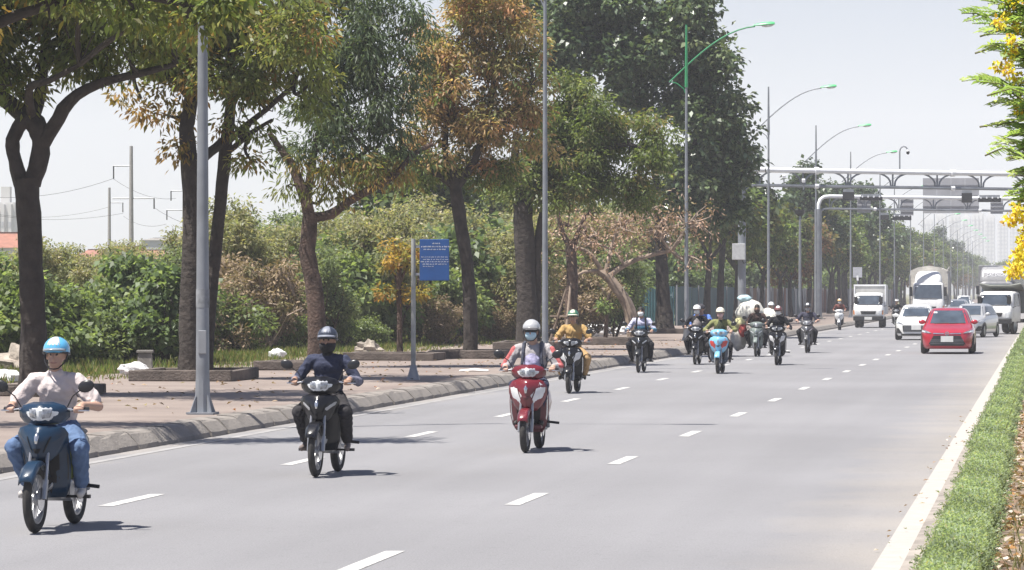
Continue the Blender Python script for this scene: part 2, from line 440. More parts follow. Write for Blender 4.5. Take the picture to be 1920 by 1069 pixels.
def photo_tree(name, D, limbs, blobs, label, cat='tree', pal=GREEN_PAL, leaf='whorl', bark=BARK, dens=9, depth=1.5, jit=.10, group=None, palfn=None, clump_r=.42, mat=LEAF, twig_frac=.35, twig_r=.018, zg=PZ - .006, seedshift=0, coarse=1.0):
    """limbs: lists of (px, py, depth offset m, radius px); first point of the first limb is the base"""
    D *= DKK; s = FPX / D
    bx, by = W(limbs[0][0][0], D)
    root = empty(name, (bx, by, zg), 0, label, cat, group)
    def loc(px, py, dd=0.0):
        p = P(px, py, D + dd); return Vector((p.x - bx, p.y - by, p.z - zg))
    mb = MB(); ends = []
    for li, lb in enumerate(limbs):
        pts = [loc(a, b, c) for a, b, c, r in lb]; rad = [r / s for a, b, c, r in lb]
        if li == 0:
            pts[0].z = -.06
            rad[0] *= 1.3; pts.insert(1, pts[0].lerp(pts[1], .12)); rad.insert(1, lb[0][3] / s * 1.05)
        tube_path(mb, pts, rad, 11, jit); ends += pts[1:] if li == 0 else pts
        ends += [pts[-1]]
    mb.build('trunk', bark, root)
    bl = []
    for b in blobs:
        px, py, rx, ry = b[:4]; w = b[4] if len(b) > 4 else 1.0; dd = b[5] if len(b) > 5 else 0.0
        bl.append((tuple(loc(px, py, dd)), (rx / s, rx / s * depth, ry / s), w))
    ends = [e for e in ends if e.z > 1.5] or ends
    pf = (lambda p: palfn(p[0] * s, (p[2]) * s)) if palfn else None
    crown_and_twigs(name, root, bl, ends, dens, leaf, pal, bark, twig_frac, clump_r, mat, twig_r, palfn=pf, coarse=coarse)
    return root
PLANT_C = pm('planter_concrete', (.11, .09, .078), .95, var=.3, scale=3, bump=.5, bscale=25)
def planter(px, D, sx=1.7, sy=2.2, h=.2, label='', low=False):
    x, y = W(px, D * DKK); r = empty('tree_planter', (x, y, PZ), 0, label, 'planter', 'concrete tree planters on the pavement')
    t = .16
    for c, s in (((0, -sy / 2, h / 2), (sx, t, h)), ((0, sy / 2, h / 2), (sx, t, h)), ((-sx / 2 + t / 2, 0, h / 2 - .004), (t, sy - t - .004, h)), ((sx / 2 - t / 2, 0, h / 2 - .004), (t, sy - t - .004, h))):
        MB().box(c, s, rotm(random.uniform(-.02, .02), random.uniform(-.02, .02), random.uniform(-.015, .015))).build('edging', PLANT_C, r, smooth=False, bevel=.02)
    MB().grid([[(-sx / 2 + t, -sy / 2 + t, h * .6), (sx / 2 - t, -sy / 2 + t, h * .7)], [(-sx / 2 + t, sy / 2 - t, h * .65), (sx / 2 - t, sy / 2 - t, h * .6)]]).build('soil', SOIL, r, smooth=False)
    return r

# --- street trees in the row on the pavement, one after the other
photo_tree('street_tree', 48.5, [
    [(-270, 800, 0, 32), (-268, 600, 0, 29), (-260, 400, 0, 27), (-255, 260, 0, 25)],
    [(-255, 280, 0, 18), (-180, 160, 0, 15), (-60, 70, 0, 12), (90, 10, -.1, 9), (230, -10, -.2, 7), (350, 10, -.3, 5)], [(-255, 270, 0, 16), (-280, 120, 0, 12), (-260, -40, .2, 8)]],
    [(-190, 0, 160, 110, .9), (-20, -70, 150, 90, .9), (150, -70, 130, 75, .9), (310, -35, 100, 60, .9), (385, 25, 62, 55, 1), (430, -30, 80, 55, .9), (-280, 60, 120, 100, .7), (250, 20, 60, 30, .5)],
    'broad street tree whose outer branch hides the top of the near lamp post', pal=[(4, (.115, .15, .05)), (3, (.16, .19, .06)), (1.8, (.22, .22, .075)), (.8, (.29, .17, .05)), (1.6, (.17, .23, .06))], dens=9, leaf='whorl', twig_r=.022)
photo_tree('street_tree', 63, [
    [(60, 748, 0, 27), (63, 620, 0, 25), (58, 500, 0, 22), (54, 400, 0, 23), (50, 335, 0, 24)],
    [(42, 345, 0, 16), (27, 300, 0, 13), (24, 262, 0, 13), (40, 232, 0, 14), (62, 222, 0, 14)],
    [(58, 345, 0, 18), (73, 300, 0, 17), (76, 262, 0, 18), (66, 232, 0, 20), (40, 212, .2, 18), (5, 185, .3, 15), (-60, 140, .5, 11)],
    [(74, 275, 0, 16), (100, 238, -.1, 14), (130, 190, -.2, 12), (185, 157, -.3, 9), (262, 138, -.3, 7), (330, 120, -.2, 5)],
    [(60, 230, .2, 13), (75, 175, .4, 11), (85, 90, .5, 9), (90, 0, .6, 7)],
    [(60, 215, -.1, 9), (55, 165, -.5, 8), (95, 150, -.8, 6), (150, 120, -1.0, 4)]],
    [(-90, 70, 130, 90, 1), (30, 20, 120, 95, 1.1), (150, 40, 110, 80, 1.1), (250, 75, 90, 55, 1), (300, 25, 80, 60, 1), (60, -110, 250, 110, .8), (10, 130, 60, 45, 1), (180, -20, 120, 70, .8, -2.5), (330, 20, 90, 70, .8, -3), (120, 105, 80, 35, .9), (200, 125, 60, 25, .7), (40, 175, 30, 28, .5)],
    'street tree whose trunk splits into a loop, nearest the rubbish heap', pal=[(4, (.115, .15, .05)), (3, (.16, .19, .06)), (1.8, (.22, .22, .075)), (.8, (.29, .17, .05)), (1.4, (.16, .22, .06))], dens=11, leaf='whorl', twig_r=.022)
planter(75, 64, 1.9, 1.6, .17, 'concrete tree planter round the loop-trunk tree')
photo_tree('street_tree', 75, [
    [(357, 716, 0, 23), (357, 620, 0, 21), (360, 500, 0, 20), (362, 400, 0, 20), (360, 300, 0, 21)],
    [(356, 305, 0, 16), (350, 240, 0, 14), (362, 160, .2, 13), (366, 60, .4, 10), (360, -40, .6, 7)],
    [(372, 300, 0, 13), (395, 285, .2, 9), (420, 262, .4, 8)],
    [(384, 700, .9, 16), (392, 580, .9, 14), (403, 480, .9, 12), (413, 380, .8, 12), (424, 270, .6, 12), (434, 180, .5, 10), (430, 90, .4, 8), (440, 0, .3, 6)],
    [(424, 268, .6, 8), (455, 240, .3, 6), (500, 205, 0, 5), (550, 160, -.2, 4)],
    [(428, 285, .6, 6), (470, 250, .4, 5), (510, 225, .2, 3)],
    [(362, 190, .2, 8), (310, 140, -.3, 5), (250, 138, -.4, 4)]],
    [(360, 50, 95, 85, 1), (450, 70, 95, 95, 1.1), (530, 95, 75, 90, 1.1), (300, 100, 80, 60, 1), (420, -60, 220, 80, .8), (470, 160, 75, 55, 1), (555, 30, 60, 70, 1), (390, 150, 70, 40, .8, -.8), (265, 185, 55, 24, .35), (310, 215, 55, 18, .3, .8), (335, 275, 22, 18, .25), (470, 235, 60, 22, .4), (470, 300, 40, 10, .12), (560, 60, 80, 80, .9, -2.5), (590, 150, 50, 60, .8, -1)],
    'street tree with two straight dark trunks growing behind the near lamp post', dens=11,
    pal=[[(3, (.12, .155, .05)), (3, (.17, .20, .065)), (2, (.24, .235, .085)), (1.5, (.19, .24, .07)), (.8, (.29, .17, .06))], [(3, (.30, .19, .075)), (2, (.15, .13, .035)), (1, (.30, .17, .06))]], palfn=lambda x, z: 1 if z < 560 and x < 60 else (1 if random.random() < .06 else 0), twig_r=.02)
planter(365, 75, 2.1, 2.4, .22, 'broken concrete tree planter round the two dark trunks')
photo_tree('street_tree', 87, [
    [(592, 694, 0, 18), (594, 610, 0, 17), (588, 530, 0, 16), (576, 470, 0, 15), (584, 400, 0, 15)],
    [(582, 410, 0, 12), (568, 362, 0, 11), (548, 312, 0, 9), (530, 285, -.1, 7), (505, 250, -.2, 5)],
    [(588, 408, 0, 10), (620, 402, 0, 9), (655, 378, -.1, 8), (700, 352, -.2, 7), (738, 330, -.2, 6), (775, 290, -.2, 5), (812, 270, -.2, 4)],
    [(575, 372, .1, 9), (583, 325, .3, 8), (590, 280, .5, 7), (630, 200, .7, 6), (660, 90, .8, 5)],
    [(590, 320, .4, 6), (640, 315, .4, 5), (690, 280, .4, 4)]],
    [(690, 60, 85, 90, 1.1, .5), (640, 130, 60, 90, 1, .6), (715, 160, 72, 80, 1.1, .2), (660, 235, 75, 50, 1, .2), (720, 235, 55, 45, 1), (640, 10, 90, 50, .9, .5), (600, 270, 60, 35, .7), (560, 300, 50, 35, .55), (650, 320, 80, 38, .8), (720, 318, 60, 32, .7), (610, 360, 50, 18, .35), (545, 345, 30, 25, .3), (770, 300, 40, 25, .5), (770, 60, 50, 80, .9, .6), (760, 150, 45, 60, .8, .4), (600, 190, 60, 60, .8, .4)],
    'street tree with a bent brown trunk and dark drooping foliage', leaf='long', dens=9, bark=BARK_BROWN,
    pal=[[(4, (.068, .10, .057)), (3, (.095, .132, .076)), (1.5, (.12, .155, .09)), (.8, (.19, .225, .14))], [(3, (.14, .155, .045)), (2, (.19, .19, .055)), (1.4, (.28, .17, .065)), (1.2, (.17, .215, .06))]], palfn=lambda x, z: 1 if z < 395 else 0)
planter(560, 85, 1.7, 1.8, .2, 'low tree planter grown over with weeds behind the rider in navy')
photo_tree('street_tree', 100, [
    [(882, 672, 0, 14), (881, 580, 0, 13), (876, 500, 0, 12), (864, 420, 0, 12), (855, 360, 0, 12), (850, 320, 0, 11)],
    [(855, 352, 0, 9), (890, 300, 0, 7), (915, 220, .2, 6), (930, 120, .3, 5)],
    [(852, 345, 0, 8), (835, 290, 0, 6), (840, 200, .2, 5), (860, 90, .3, 4)],
    [(850, 350, 0, 6), (810, 320, -.2, 5), (775, 300, -.3, 4)],
    [(900, 260, 0, 5), (960, 210, -.3, 4), (1000, 160, -.4, 3)]],
    [(880, 60, 95, 75, .8), (830, 140, 60, 80, .8), (915, 150, 95, 90, .85), (975, 190, 50, 80, .8), (850, 230, 75, 55, .85), (930, 250, 80, 45, .8), (990, 110, 40, 60, .7), (840, 315, 80, 42, 1.1, .6), (930, 330, 60, 45, 1, .8), (790, 330, 40, 28, .7), (800, 200, 55, 70, .8, .3), (810, 90, 50, 60, .8, .3), (960, 40, 70, 60, .8), (1000, 240, 45, 50, .7), (870, -20, 110, 50, .7), (780, 260, 40, 35, .7)],
    'street tree turning orange and rust brown above, green below', leaf='whorl', dens=10,
    pal=[RUST_PAL, GREEN_PAL], palfn=lambda x, z: 1 if z < 365 + random.gauss(0, 12) else (1 if random.random() < .1 else 0), mat=LEAF, twig_frac=.6, twig_r=.022)
planter(885, 100, 2.0, 2.4, .22, 'tree planter in deep shade at the foot of the rust-coloured tree')
photo_tree('street_tree', 114, [
    [(990, 655, 0, 21), (988, 580, 0, 19), (985, 500, 0, 19), (982, 430, 0, 19), (980, 380, 0, 18)],
    [(1004, 640, .2, 9), (1006, 560, .2, 9), (1007, 480, .1, 8), (1014, 420, .1, 8), (1030, 370, .1, 7), (1070, 300, 0, 5)],
    [(980, 390, 0, 14), (990, 330, 0, 12), (1040, 260, 0, 9), (1090, 180, .2, 6)],
    [(985, 380, 0, 12), (965, 320, 0, 9), (970, 250, 0, 7)],
    [(1020, 300, 0, 8), (1100, 290, -.2, 6), (1180, 270, -.3, 4), (1230, 300, -.3, 3)]],
    [(1060, 190, 50, 60, 1), (1110, 220, 70, 70, 1.1), (1160, 270, 75, 65, 1.1), (1085, 300, 75, 60, 1.1), (1215, 300, 50, 45, 1), (1000, 340, 60, 45, 1), (1130, 350, 85, 42, 1.1), (1210, 360, 55, 30, .9), (1050, 370, 60, 28, .9), (965, 360, 45, 30, .9, .8), (1030, 250, 55, 60, 1), (1010, 300, 55, 45, 1), (1240, 270, 40, 45, .8)],
    'street tree with a thick fluted trunk and broad green crown', dens=10, leaf='whorl',
    pal=[(3, (.095, .135, .04)), (3, (.135, .18, .055)), (2, (.20, .235, .10)), (1.2, (.16, .145, .05)), (.7, (.26, .20, .10))])
planter(992, 114, 1.9, 2.3, .26, 'tree planter round the thick fluted trunk')
photo_tree('street_tree', 160, [
    [(1247, 626, 0, 19), (1244, 570, 0, 14), (1241, 510, 0, 12), (1238, 440, 0, 11), (1240, 380, 0, 10)],
    [(1240, 400, 0, 8), (1280, 320, 0, 6), (1320, 220, .2, 5), (1330, 100, .3, 4)],
    [(1240, 390, 0, 8), (1220, 280, 0, 6), (1210, 150, .2, 4)],
    [(1280, 320, 0, 5), (1350, 320, -.2, 4), (1390, 330, -.3, 3)]],
    [(1280, 60, 80, 75, 1), (1340, 130, 65, 75, 1.1), (1230, 110, 80, 80, 1), (1360, 230, 55, 80, 1.1), (1290, 210, 80, 80, 1), (1375, 320, 42, 70, 1.1), (1320, 320, 60, 70, 1), (1370, 395, 45, 38, 1), (1290, 350, 60, 45, .9), (1130, 70, 85, 70, 1), (1190, 190, 60, 60, .8), (1180, 20, 90, 50, 1), (1060, 40, 50, 60, .9), (1300, 0, 50, 40, .8), (1395, 280, 28, 50, .9), (1250, 380, 70, 28, .7), (1090, 10, 80, 60, 1), (1060, 110, 60, 60, 1), (1010, 20, 50, 70, .9, 1), (1170, 120, 70, 70, 1)],
    'tall dark green street tree beside the green-topped lamp post', leaf='broad', dens=6.5, clump_r=.6, coarse=1.15,
    pal=[(4, (.062, .098, .046)), (3, (.085, .125, .06)), (2, (.13, .175, .085)), (1.2, (.21, .25, .14))], mat=LEAF_GLOSS)
planter(1247, 160, 2.0, 2.6, .2, 'tree planter with white stones at the foot of the tall dark tree')
# --- small orange-leaved tree, staked tree and the two withered ones
photo_tree('young_tree', 98, [
    [(750, 672, 0, 6), (749, 600, 0, 5), (748, 540, 0, 5), (750, 480, 0, 4)], [(749, 540, 0, 3), (735, 500, 0, 2), (725, 480, 0, 1.5)], [(750, 530, 0, 3), (770, 490, 0, 2), (785, 520, 0, 1.5)]],
    [(750, 475, 32, 26, .8), (735, 500, 34, 18, .6), (772, 490, 25, 26, .5), (735, 548, 26, 12, .4), (790, 545, 35, 15, .3)], 'young tree with sparse orange leaves behind the blue notice board', pal=[(3, (.38, .25, .06)), (2, (.32, .17, .05)), (3, (.25, .22, .06)), (2, (.16, .18, .05))], dens=7.5, clump_r=.25, bark=BARK_BROWN, leaf='small', twig_r=.012)
planter(740, 97, 2.4, 1.8, .2, 'long concrete tree planter behind the blue notice board')
photo_tree('withered_tree', 128, [
    [(1072, 640, 0, 14), (1071, 580, 0, 12), (1073, 520, 0, 11), (1070, 450, 0, 10)], [(1070, 470, 0, 6), (1050, 420, 0, 4), (1045, 380, 0, 3)], [(1072, 470, 0, 6), (1090, 420, 0, 4), (1110, 385, 0, 3)]],
    [(1065, 420, 40, 42, .6), (1095, 440, 40, 40, .5), (1050, 470, 26, 22, .4), (1110, 400, 40, 30, .5)], 'withered tree propped with wooden stakes, rusty leaves', pal=BROWN_PAL, dens=9, bark=BARK_BROWN, leaf='sparse', mat=LEAF_DRY, twig_frac=.9, twig_r=.022)
wt = photo_tree('withered_tree', 136, [
    [(1192, 606, 0, 13), (1180, 580, 0, 11), (1160, 545, 0, 10), (1140, 520, 0, 9), (1120, 505, 0, 7)],
    [(1140, 518, 0, 6), (1175, 495, .2, 5), (1215, 480, .3, 4), (1260, 470, .3, 3)], [(1130, 512, 0, 5), (1110, 480, -.2, 4), (1085, 465, -.3, 3), (1060, 470, -.3, 2)],
    [(1135, 515, 0, 5), (1145, 470, 0, 4), (1160, 420, .2, 3), (1170, 380, .2, 2)], [(1125, 508, 0, 4), (1095, 510, -.2, 3), (1070, 525, -.3, 2)], [(1170, 497, 0, 3), (1150, 470, 0, 2.5), (1110, 455, 0, 2)]],
    [(1170, 420, 70, 48, .6), (1120, 440, 50, 40, .5), (1230, 430, 60, 50, .6), (1290, 420, 50, 55, .6), (1290, 480, 45, 25, .4), (1160, 475, 60, 28, .3), (1210, 395, 70, 30, .5)], 'leaning withered tree with bare pale branches and brown leaves', pal=BROWN_PAL, dens=7.5, bark=DEADWOOD, leaf='sparse', mat=LEAF_DRY, twig_frac=1.0, twig_r=.03)
photo_tree('sapling', 126, [[(1135, 645, 0, 4), (1137, 600, 0, 4), (1140, 562, 0, 3.5), (1144, 550, 0, 2.5)], [(1139, 580, 0, 2), (1132, 565, 0, 1.5)]], [(1138, 575, 14, 14, .3)], 'lopped sapling stump standing in bare soil', pal=BRIGHT_PAL, dens=6, clump_r=.2, bark=BARK_BROWN, leaf='small')
planter(1115, 126, 2.6, 2.4, .24, 'tree planter of rough stones round the lopped sapling')
# ================================================================ far row of street trees along the pavement
def generic_tree(name, H, trunk_h, rx, rz, pal, leaf, label, bark=BARK, dens=5.5, nblob=9, group=None, mat=LEAF, coarse=1.5, seed=0, trunk_r=.2, cat='tree', clump_r=.6, flat=1.0, twig_frac=.12, stems=1):
    random.seed(seed); root = empty(name, (0, 0, 0), 0, label, cat, group)
    mb = MB(); ends = []
    for s in range(stems):
        a = random.uniform(0, 6.28); off = .25 * rx * (stems > 1)
        top = Vector((math.cos(a) * (off + .2), math.sin(a) * (off + .2), trunk_h))
        b0 = Vector((math.cos(a) * off * .2, math.sin(a) * off * .2, -.06))
        tube_path(mb, [b0, b0.lerp(top, .1), b0.lerp(top, .5) + Vector((random.uniform(-.12, .12), random.uniform(-.12, .12), 0)), top], [trunk_r * 1.35, trunk_r, trunk_r * .85, trunk_r * .7], 9, .08)
        for k in range(4):
            aa = a + k * 1.57 + random.uniform(-.4, .4); e = top + Vector((math.cos(aa) * rx * .45, math.sin(aa) * rx * .45, (H - trunk_h) * random.uniform(.25, .6)))
            tube_path(mb, [top - Vector((0, 0, .1)), top.lerp(e, .5) + Vector((0, 0, -.1)), e], [trunk_r * .5, trunk_r * .35, trunk_r * .18], 6); ends += [top, e]
    mb.build('trunk', bark, root)
    zc = H - rz; bl = []
    for k in range(nblob):
        a = 2.4 * k + random.uniform(-.3, .3); t = (k + .5) / nblob
        rr = rx * .62 * math.sqrt(t); z = zc + rz * random.uniform(-.75, .55) * (1 - .3 * t)
        bl.append(((rr * math.cos(a), rr * math.sin(a), z), (rx * random.uniform(.38, .52), rx * random.uniform(.38, .52), rz * random.uniform(.36, .5) * flat), 1))
    bl.append(((0, 0, H - rz * .45), (rx * .4, rx * .4, rz * .45), 1))
    crown_and_twigs(name, root, bl, ends, dens, leaf, pal, bark, twig_frac, clump_r, mat, .02, coarse=coarse)
    return root
def put(o, px, D, z=.12, s=1.0, rz=None, sz=None, label=None):
    x, y = W(px, D); o.location = (x, y, z); o.rotation_euler = (0, 0, random.uniform(0, 6.28) if rz is None else rz)
    o.scale = (s, s, s if sz is None else sz)
    if label: o['label'] = label
    return o
FARG = 'street trees in the far row along the pavement'
far_protos = [
    generic_tree('street_tree', 11.5, 4.2, 3.6, 3.9, DARK_PAL, 'broad', 'dark green street tree in the far row beyond the metal hoarding', seed=11, group=FARG, mat=LEAF_GLOSS),
    generic_tree('street_tree', 9.5, 3.4, 3.7, 3.1, GREEN_PAL, 'broad', 'mid green rounded street tree in the far row along the road', seed=12, group=FARG),
    generic_tree('street_tree', 8.0, 3.0, 3.4, 2.5, [(3, (.22, .135, .09)), (2, (.19, .13, .06)), (2, (.13, .13, .05)), (1, (.25, .12, .07))], 'broad', 'rusty brown street tree in the far row along the road', seed=13, group=FARG, dens=4.2),
    generic_tree('street_tree', 9.0, 3.2, 3.3, 2.9, OLIVE_PAL, 'broad', 'olive and yellowish street tree in the far row along the road', seed=14, group=FARG)]
random.seed(21); used = set()
D = 192.0; i = 0
seq = [1, 0, 3, 1, 0, 1, 2, 0, 3, 1, 0, 1]
while D < 1150:
    k = seq[i % 12] if random.random() < .85 else random.choice([0, 1, 3, 1])
    o = far_protos[k] if k not in used else copy_tree(far_protos[k]); used.add(k)
    s = random.uniform(.85, 1.15)
    px = VPX + (-18.3 + random.uniform(-.8, .5)) * FPX / D
    o['label'] = ['dark green street tree', 'mid green rounded street tree', 'rusty brown street tree', 'olive yellowish street tree'][k] + next(t for lim, t in [(215, ' beside the near gantry post'), (245, ' between the two gantry posts'), (290, ' just beyond the further gantry'), (360, ' of the far row level with the tarpaulin truck'), (480, ' of the far row beyond the trucks'), (680, ' of the far row fading into haze'), (9999, ' at the hazy end of the far row')] if D < lim)
    put(o, px, D, PZ - .01, s); D += random.uniform(8.5, 12.5) * (1 + .6 * (D > 500)); i += 1
used2 = {}
# a second, looser line of trees behind the hoarding and across the median, far away
BG = 'trees standing behind the metal hoarding'
for i, (D, X) in enumerate([(150, -27), (166, -30), (182, -27), (200, -29), (222, -26), (246, -30), (275, -27), (310, -29), (350, -27), (400, -30), (460, -28), (530, -30)]):
    k = [1, 3, 1, 0, 3, 1][i % 6]
    o = copy_tree(far_protos[k]); o['group'] = BG; o['label'] = ['dark green tree standing behind the metal hoarding', 'mid green tree standing behind the metal hoarding', '', 'olive tree standing behind the metal hoarding'][k]
    put(o, VPX + X * FPX / D, D, .1, random.uniform(.72, .9))
FM = 'far trees where the road meets the skyline'
for i in range(16):
    D = 900 + i * 45; k = [1, 0, 1, 3][i % 4]
    o = copy_tree(far_protos[k]); o['group'] = FM; o['label'] = ['dark tree in the haze at the far end of the road', 'mid green tree in the haze at the far end of the road', '', 'olive tree in the haze at the far end of the road'][k]
    put(o, random.uniform(1836, 1925), D, 0, random.uniform(.85, 1.15))

# ================================================================ thicket behind the pavement
TG = 'wild shrubs and small trees in the thicket'
shr = dict(
    mulb=generic_tree('shrub', 3.3, .5, 1.7, 1.5, BRIGHT_PAL, 'broad', 'bright green broad-leaved shrub at the edge of the thicket', seed=31, dens=8, coarse=1.05, trunk_r=.05, cat='shrub', clump_r=.36, stems=3, group=TG, nblob=10),
    mulbd=generic_tree('shrub', 3.8, .6, 1.6, 1.8, [(3, (.115, .165, .075)), (2, (.15, .205, .095)), (1, (.085, .125, .058)), (1, (.22, .27, .155))], 'broad', 'deep green broad-leaved shrub in the thicket', seed=32, dens=8, coarse=1.1, trunk_r=.06, cat='shrub', clump_r=.38, stems=3, group=TG, nblob=10),
    grey=generic_tree('small_tree', 5.6, 1.6, 1.9, 2.4, [(3, (.21, .235, .13)), (3, (.25, .265, .15)), (2, (.30, .28, .17)), (1.3, (.34, .29, .19))], 'small', 'slender grey-green small tree in the thicket', seed=33, dens=8.5, coarse=1.15, trunk_r=.06, bark=BARK_BROWN, clump_r=.4, stems=2, group=TG, twig_frac=.4),
    grey2=generic_tree('small_tree', 5.0, 1.2, 1.8, 2.1, [(3, (.155, .195, .105)), (2, (.185, .235, .12)), (1, (.24, .24, .13))], 'small', 'bushy blue-green small tree in the thicket', seed=34, dens=9, coarse=1.15, trunk_r=.06, bark=BARK_BROWN, clump_r=.42, stems=3, group=TG, twig_frac=.3),
    dry=generic_tree('dry_shrub', 2.6, .3, 1.5, 1.25, DRY_PAL, 'small', 'dry brown shrub of bare twigs in the thicket', seed=35, dens=6, coarse=.9, trunk_r=.03, bark=DEADWOOD, clump_r=.32, stems=4, group=TG, mat=LEAF_DRY, twig_frac=1.0, cat='shrub'),
    low=generic_tree('shrub', 1.5, .2, 1.2, .75, [(3, (.15, .195, .085)), (2, (.19, .225, .105)), (1, (.11, .15, .065))], 'small', 'low leafy shrub at the grassy verge', seed=36, dens=11, coarse=.9, trunk_r=.03, cat='shrub', clump_r=.26, stems=3, group=TG))
random.seed(41)
done = set()
ZONES = [(130, 'behind the loop-trunk tree'), (310, 'below the power poles'), (470, 'behind the two-trunk tree'), (660, 'behind the bent brown trunk'), (830, 'behind the blue notice board'), (930, 'behind the rust-coloured tree'), (1040, 'behind the thick fluted trunk'), (9999, 'behind the withered trees')]
KN = dict(mulb='bright green broad-leaved shrub', mulbd='deep green broad-leaved shrub', grey='slender grey-green small tree', grey2='bushy blue-green small tree', dry='dry brown twiggy shrub', low='low leafy shrub')
def shrub(k, px, D, s=1.0, sz=None, row='at the grassy edge'):
    o = shr[k] if k not in done else copy_tree(shr[k]); done.add(k)
    size = 'tall ' if s > 1.08 else ('small ' if s < .8 else '')
    o['label'] = size + KN[k] + ' ' + row + ', ' + next(z for lim, z in ZONES if px < lim)
    return put(o, px, D, PZ - .05, s, sz=sz or s)
# near edge (column, depth, kind, size)
for k, px, D, s in [
    ('mulb', -20, 84, .95), ('mulb', 55, 83, .8), ('mulb', 110, 84, .7), ('low', 150, 88, 1.2), ('low', 190, 90, 1.3), ('mulbd', 240, 95, .9), ('mulb', 185, 89, .7), ('mulb', 262, 90, .62), ('mulbd', 305, 88, .7), ('mulbd', 322, 88, .8),
    ('low', 235, 91, 1.2), ('low', 400, 86, 1.3), ('low', 430, 87, 1.1), ('dry', 470, 93, 1.1), ('dry', 440, 97, 1.2), ('dry', 520, 95, 1.0), ('low', 530, 94, .9), ('dry', 400, 96, 1.2),
    ('mulb', 640, 101, .95), ('mulb', 680, 102, 1.0), ('mulbd', 650, 106, 1.1), ('dry', 700, 104, 1.1), ('mulb', 730, 104, .8), ('mulbd', 775, 107, 1.1), ('mulb', 800, 109, 1.15), ('mulbd', 840, 110, 1.15), ('mulb', 845, 106, .8), ('mulb', 925, 116, 1.1), ('mulbd', 900, 120, 1.3), ('mulb', 950, 118, .9), ('mulb', 1035, 128, 1.1), ('mulbd', 1090, 138, 1.1), ('mulb', 1120, 140, 1.0), ('mulb', 1150, 150, 1.1), ('mulb', 1060, 135, .8), 
    ('mulbd', 1150, 144, .9), ('mulb', 1020, 126, .8), ('low', 620, 97, .9), ('low', 690, 99, .7), ('dry', 820, 104, .7), ('dry', 930, 112, .6), ('low', 970, 122, 1.1)]:
    if px > 380: D += 16; s *= 1.14
    s *= .9
    shrub(k, px, D, s)
# middle and back
for j, (D0, step, kinds, s0) in enumerate([(104, 62, ['grey', 'dry', 'grey', 'dry', 'grey2'], .92), (116, 58, ['grey', 'grey2', 'dry', 'grey'], .98), (130, 60, ['grey2', 'grey', 'grey2'], 1.08), (146, 55, ['grey', 'grey2', 'mulbd', 'grey2'], 1.16)]):
    px = -60 + 20 * j
    while px < 1165:
        k = random.choice(kinds); D = D0 + random.uniform(-4, 4) + max(0, (px - 380)) * .045
        s = s0 * .92 * random.uniform(.8, 1.1)
        if px < 330: s *= .70                    # the thicket is lower in front of the power poles
        elif px < 420: s *= .85
        shrub(k, px, D, s * (1.3 if k in ('dry',) else 1), None, ['in the front of the thicket', 'in the middle of the thicket', 'deep in the thicket', 'at the back of the thicket'][j]); px += step * random.uniform(.75, 1.25)
HB = 'bushes growing behind the metal hoarding'
for i in range(34):
    D = 186 + i * 11 + random.uniform(-3, 3); k = ['mulbd', 'grey2', 'mulb'][i % 3]; o = copy_tree(shr[k]); o['group'] = HB
    o['label'] = KN[k] + ' growing just behind the metal hoarding' + (' near its front end' if D < 260 else (' further along' if D < 380 else ' where it fades into haze'))
    put(o, VPX + random.uniform(-27, -22.5) * FPX / D, D, PZ - .05, random.uniform(1.1, 1.6))
def ground_blades(name, n, x0, x1, y0, y1, z, h, w, pal, label, mat=LEAF):
    x = RNG.uniform(x0, x1, n); y = RNG.uniform(y0, y1, n)
    m = (np.sin(x * 1.3 + y * .31) + np.sin(y * .9 - x * .4) + RNG.normal(0, .8, n)) > -.3
    x, y = x[m], y[m]; n = len(x)
    pos = np.stack([x, y, np.full(n, z)], 1); ax = rdir(n) * .45; ax[:, 2] = 1
    arr = (pos, ax, rdir(n), h * RNG.uniform(.4, 1.4, n), np.full(n, w), (palette(pal, n) * RNG.uniform(.7, 1.3, (n, 1))).clip(.01, .7))
    o = link(name, leaf_mesh(name, *arr, fold=.05, mat=mat)); return tag(o, label, 'grass', kind='stuff')
GP = [(3, (.12, .17, .045)), (2, (.16, .20, .06)), (2, (.20, .19, .08)), (1, (.24, .19, .10))]
ground_blades('grass', 60000, -27, -20.1, 62, 150, PZ - .04, .20, .035, GP, 'short green and straw-coloured weeds on the verge by the pavement')
ground_blades('weeds', 3500, -19.9, -18.2, 66, 130, PZ, .12, .03, GP, 'sparse weeds growing out of the pavement edge')
# dry leaves and crumbs on the pavement
def litter(name, n, x0, x1, y0, y1, z, L, pal, label):
    pos = np.stack([RNG.uniform(x0, x1, n), RNG.uniform(y0, y1, n), z + RNG.random(n) * .03], 1)
    ax = rdir(n); ax[:, 2] *= .25; nr = rdir(n) * .5; nr[:, 2] += 1
    o = link(name, leaf_mesh(name, pos, ax, nr, L * RNG.uniform(.5, 1.3, n), L * .5 * RNG.uniform(.6, 1.2, n), (palette(pal, n) * RNG.uniform(.6, 1.3, (n, 1))).clip(.01, .75), fold=.3, mat=LEAF_DRY))
    return tag(o, label, 'leaf litter', kind='stuff')
LP = [(3, (.24, .16, .10)), (2, (.36, .27, .20)), (2, (.13, .09, .06)), (1, (.48, .42, .36)), (1, (.34, .14, .07))]
litter('fallen_leaves', 900, -20.3, -11.9, 50, 130, PZ + .005, .11, LP, 'dry brown leaves scattered over the pavement')

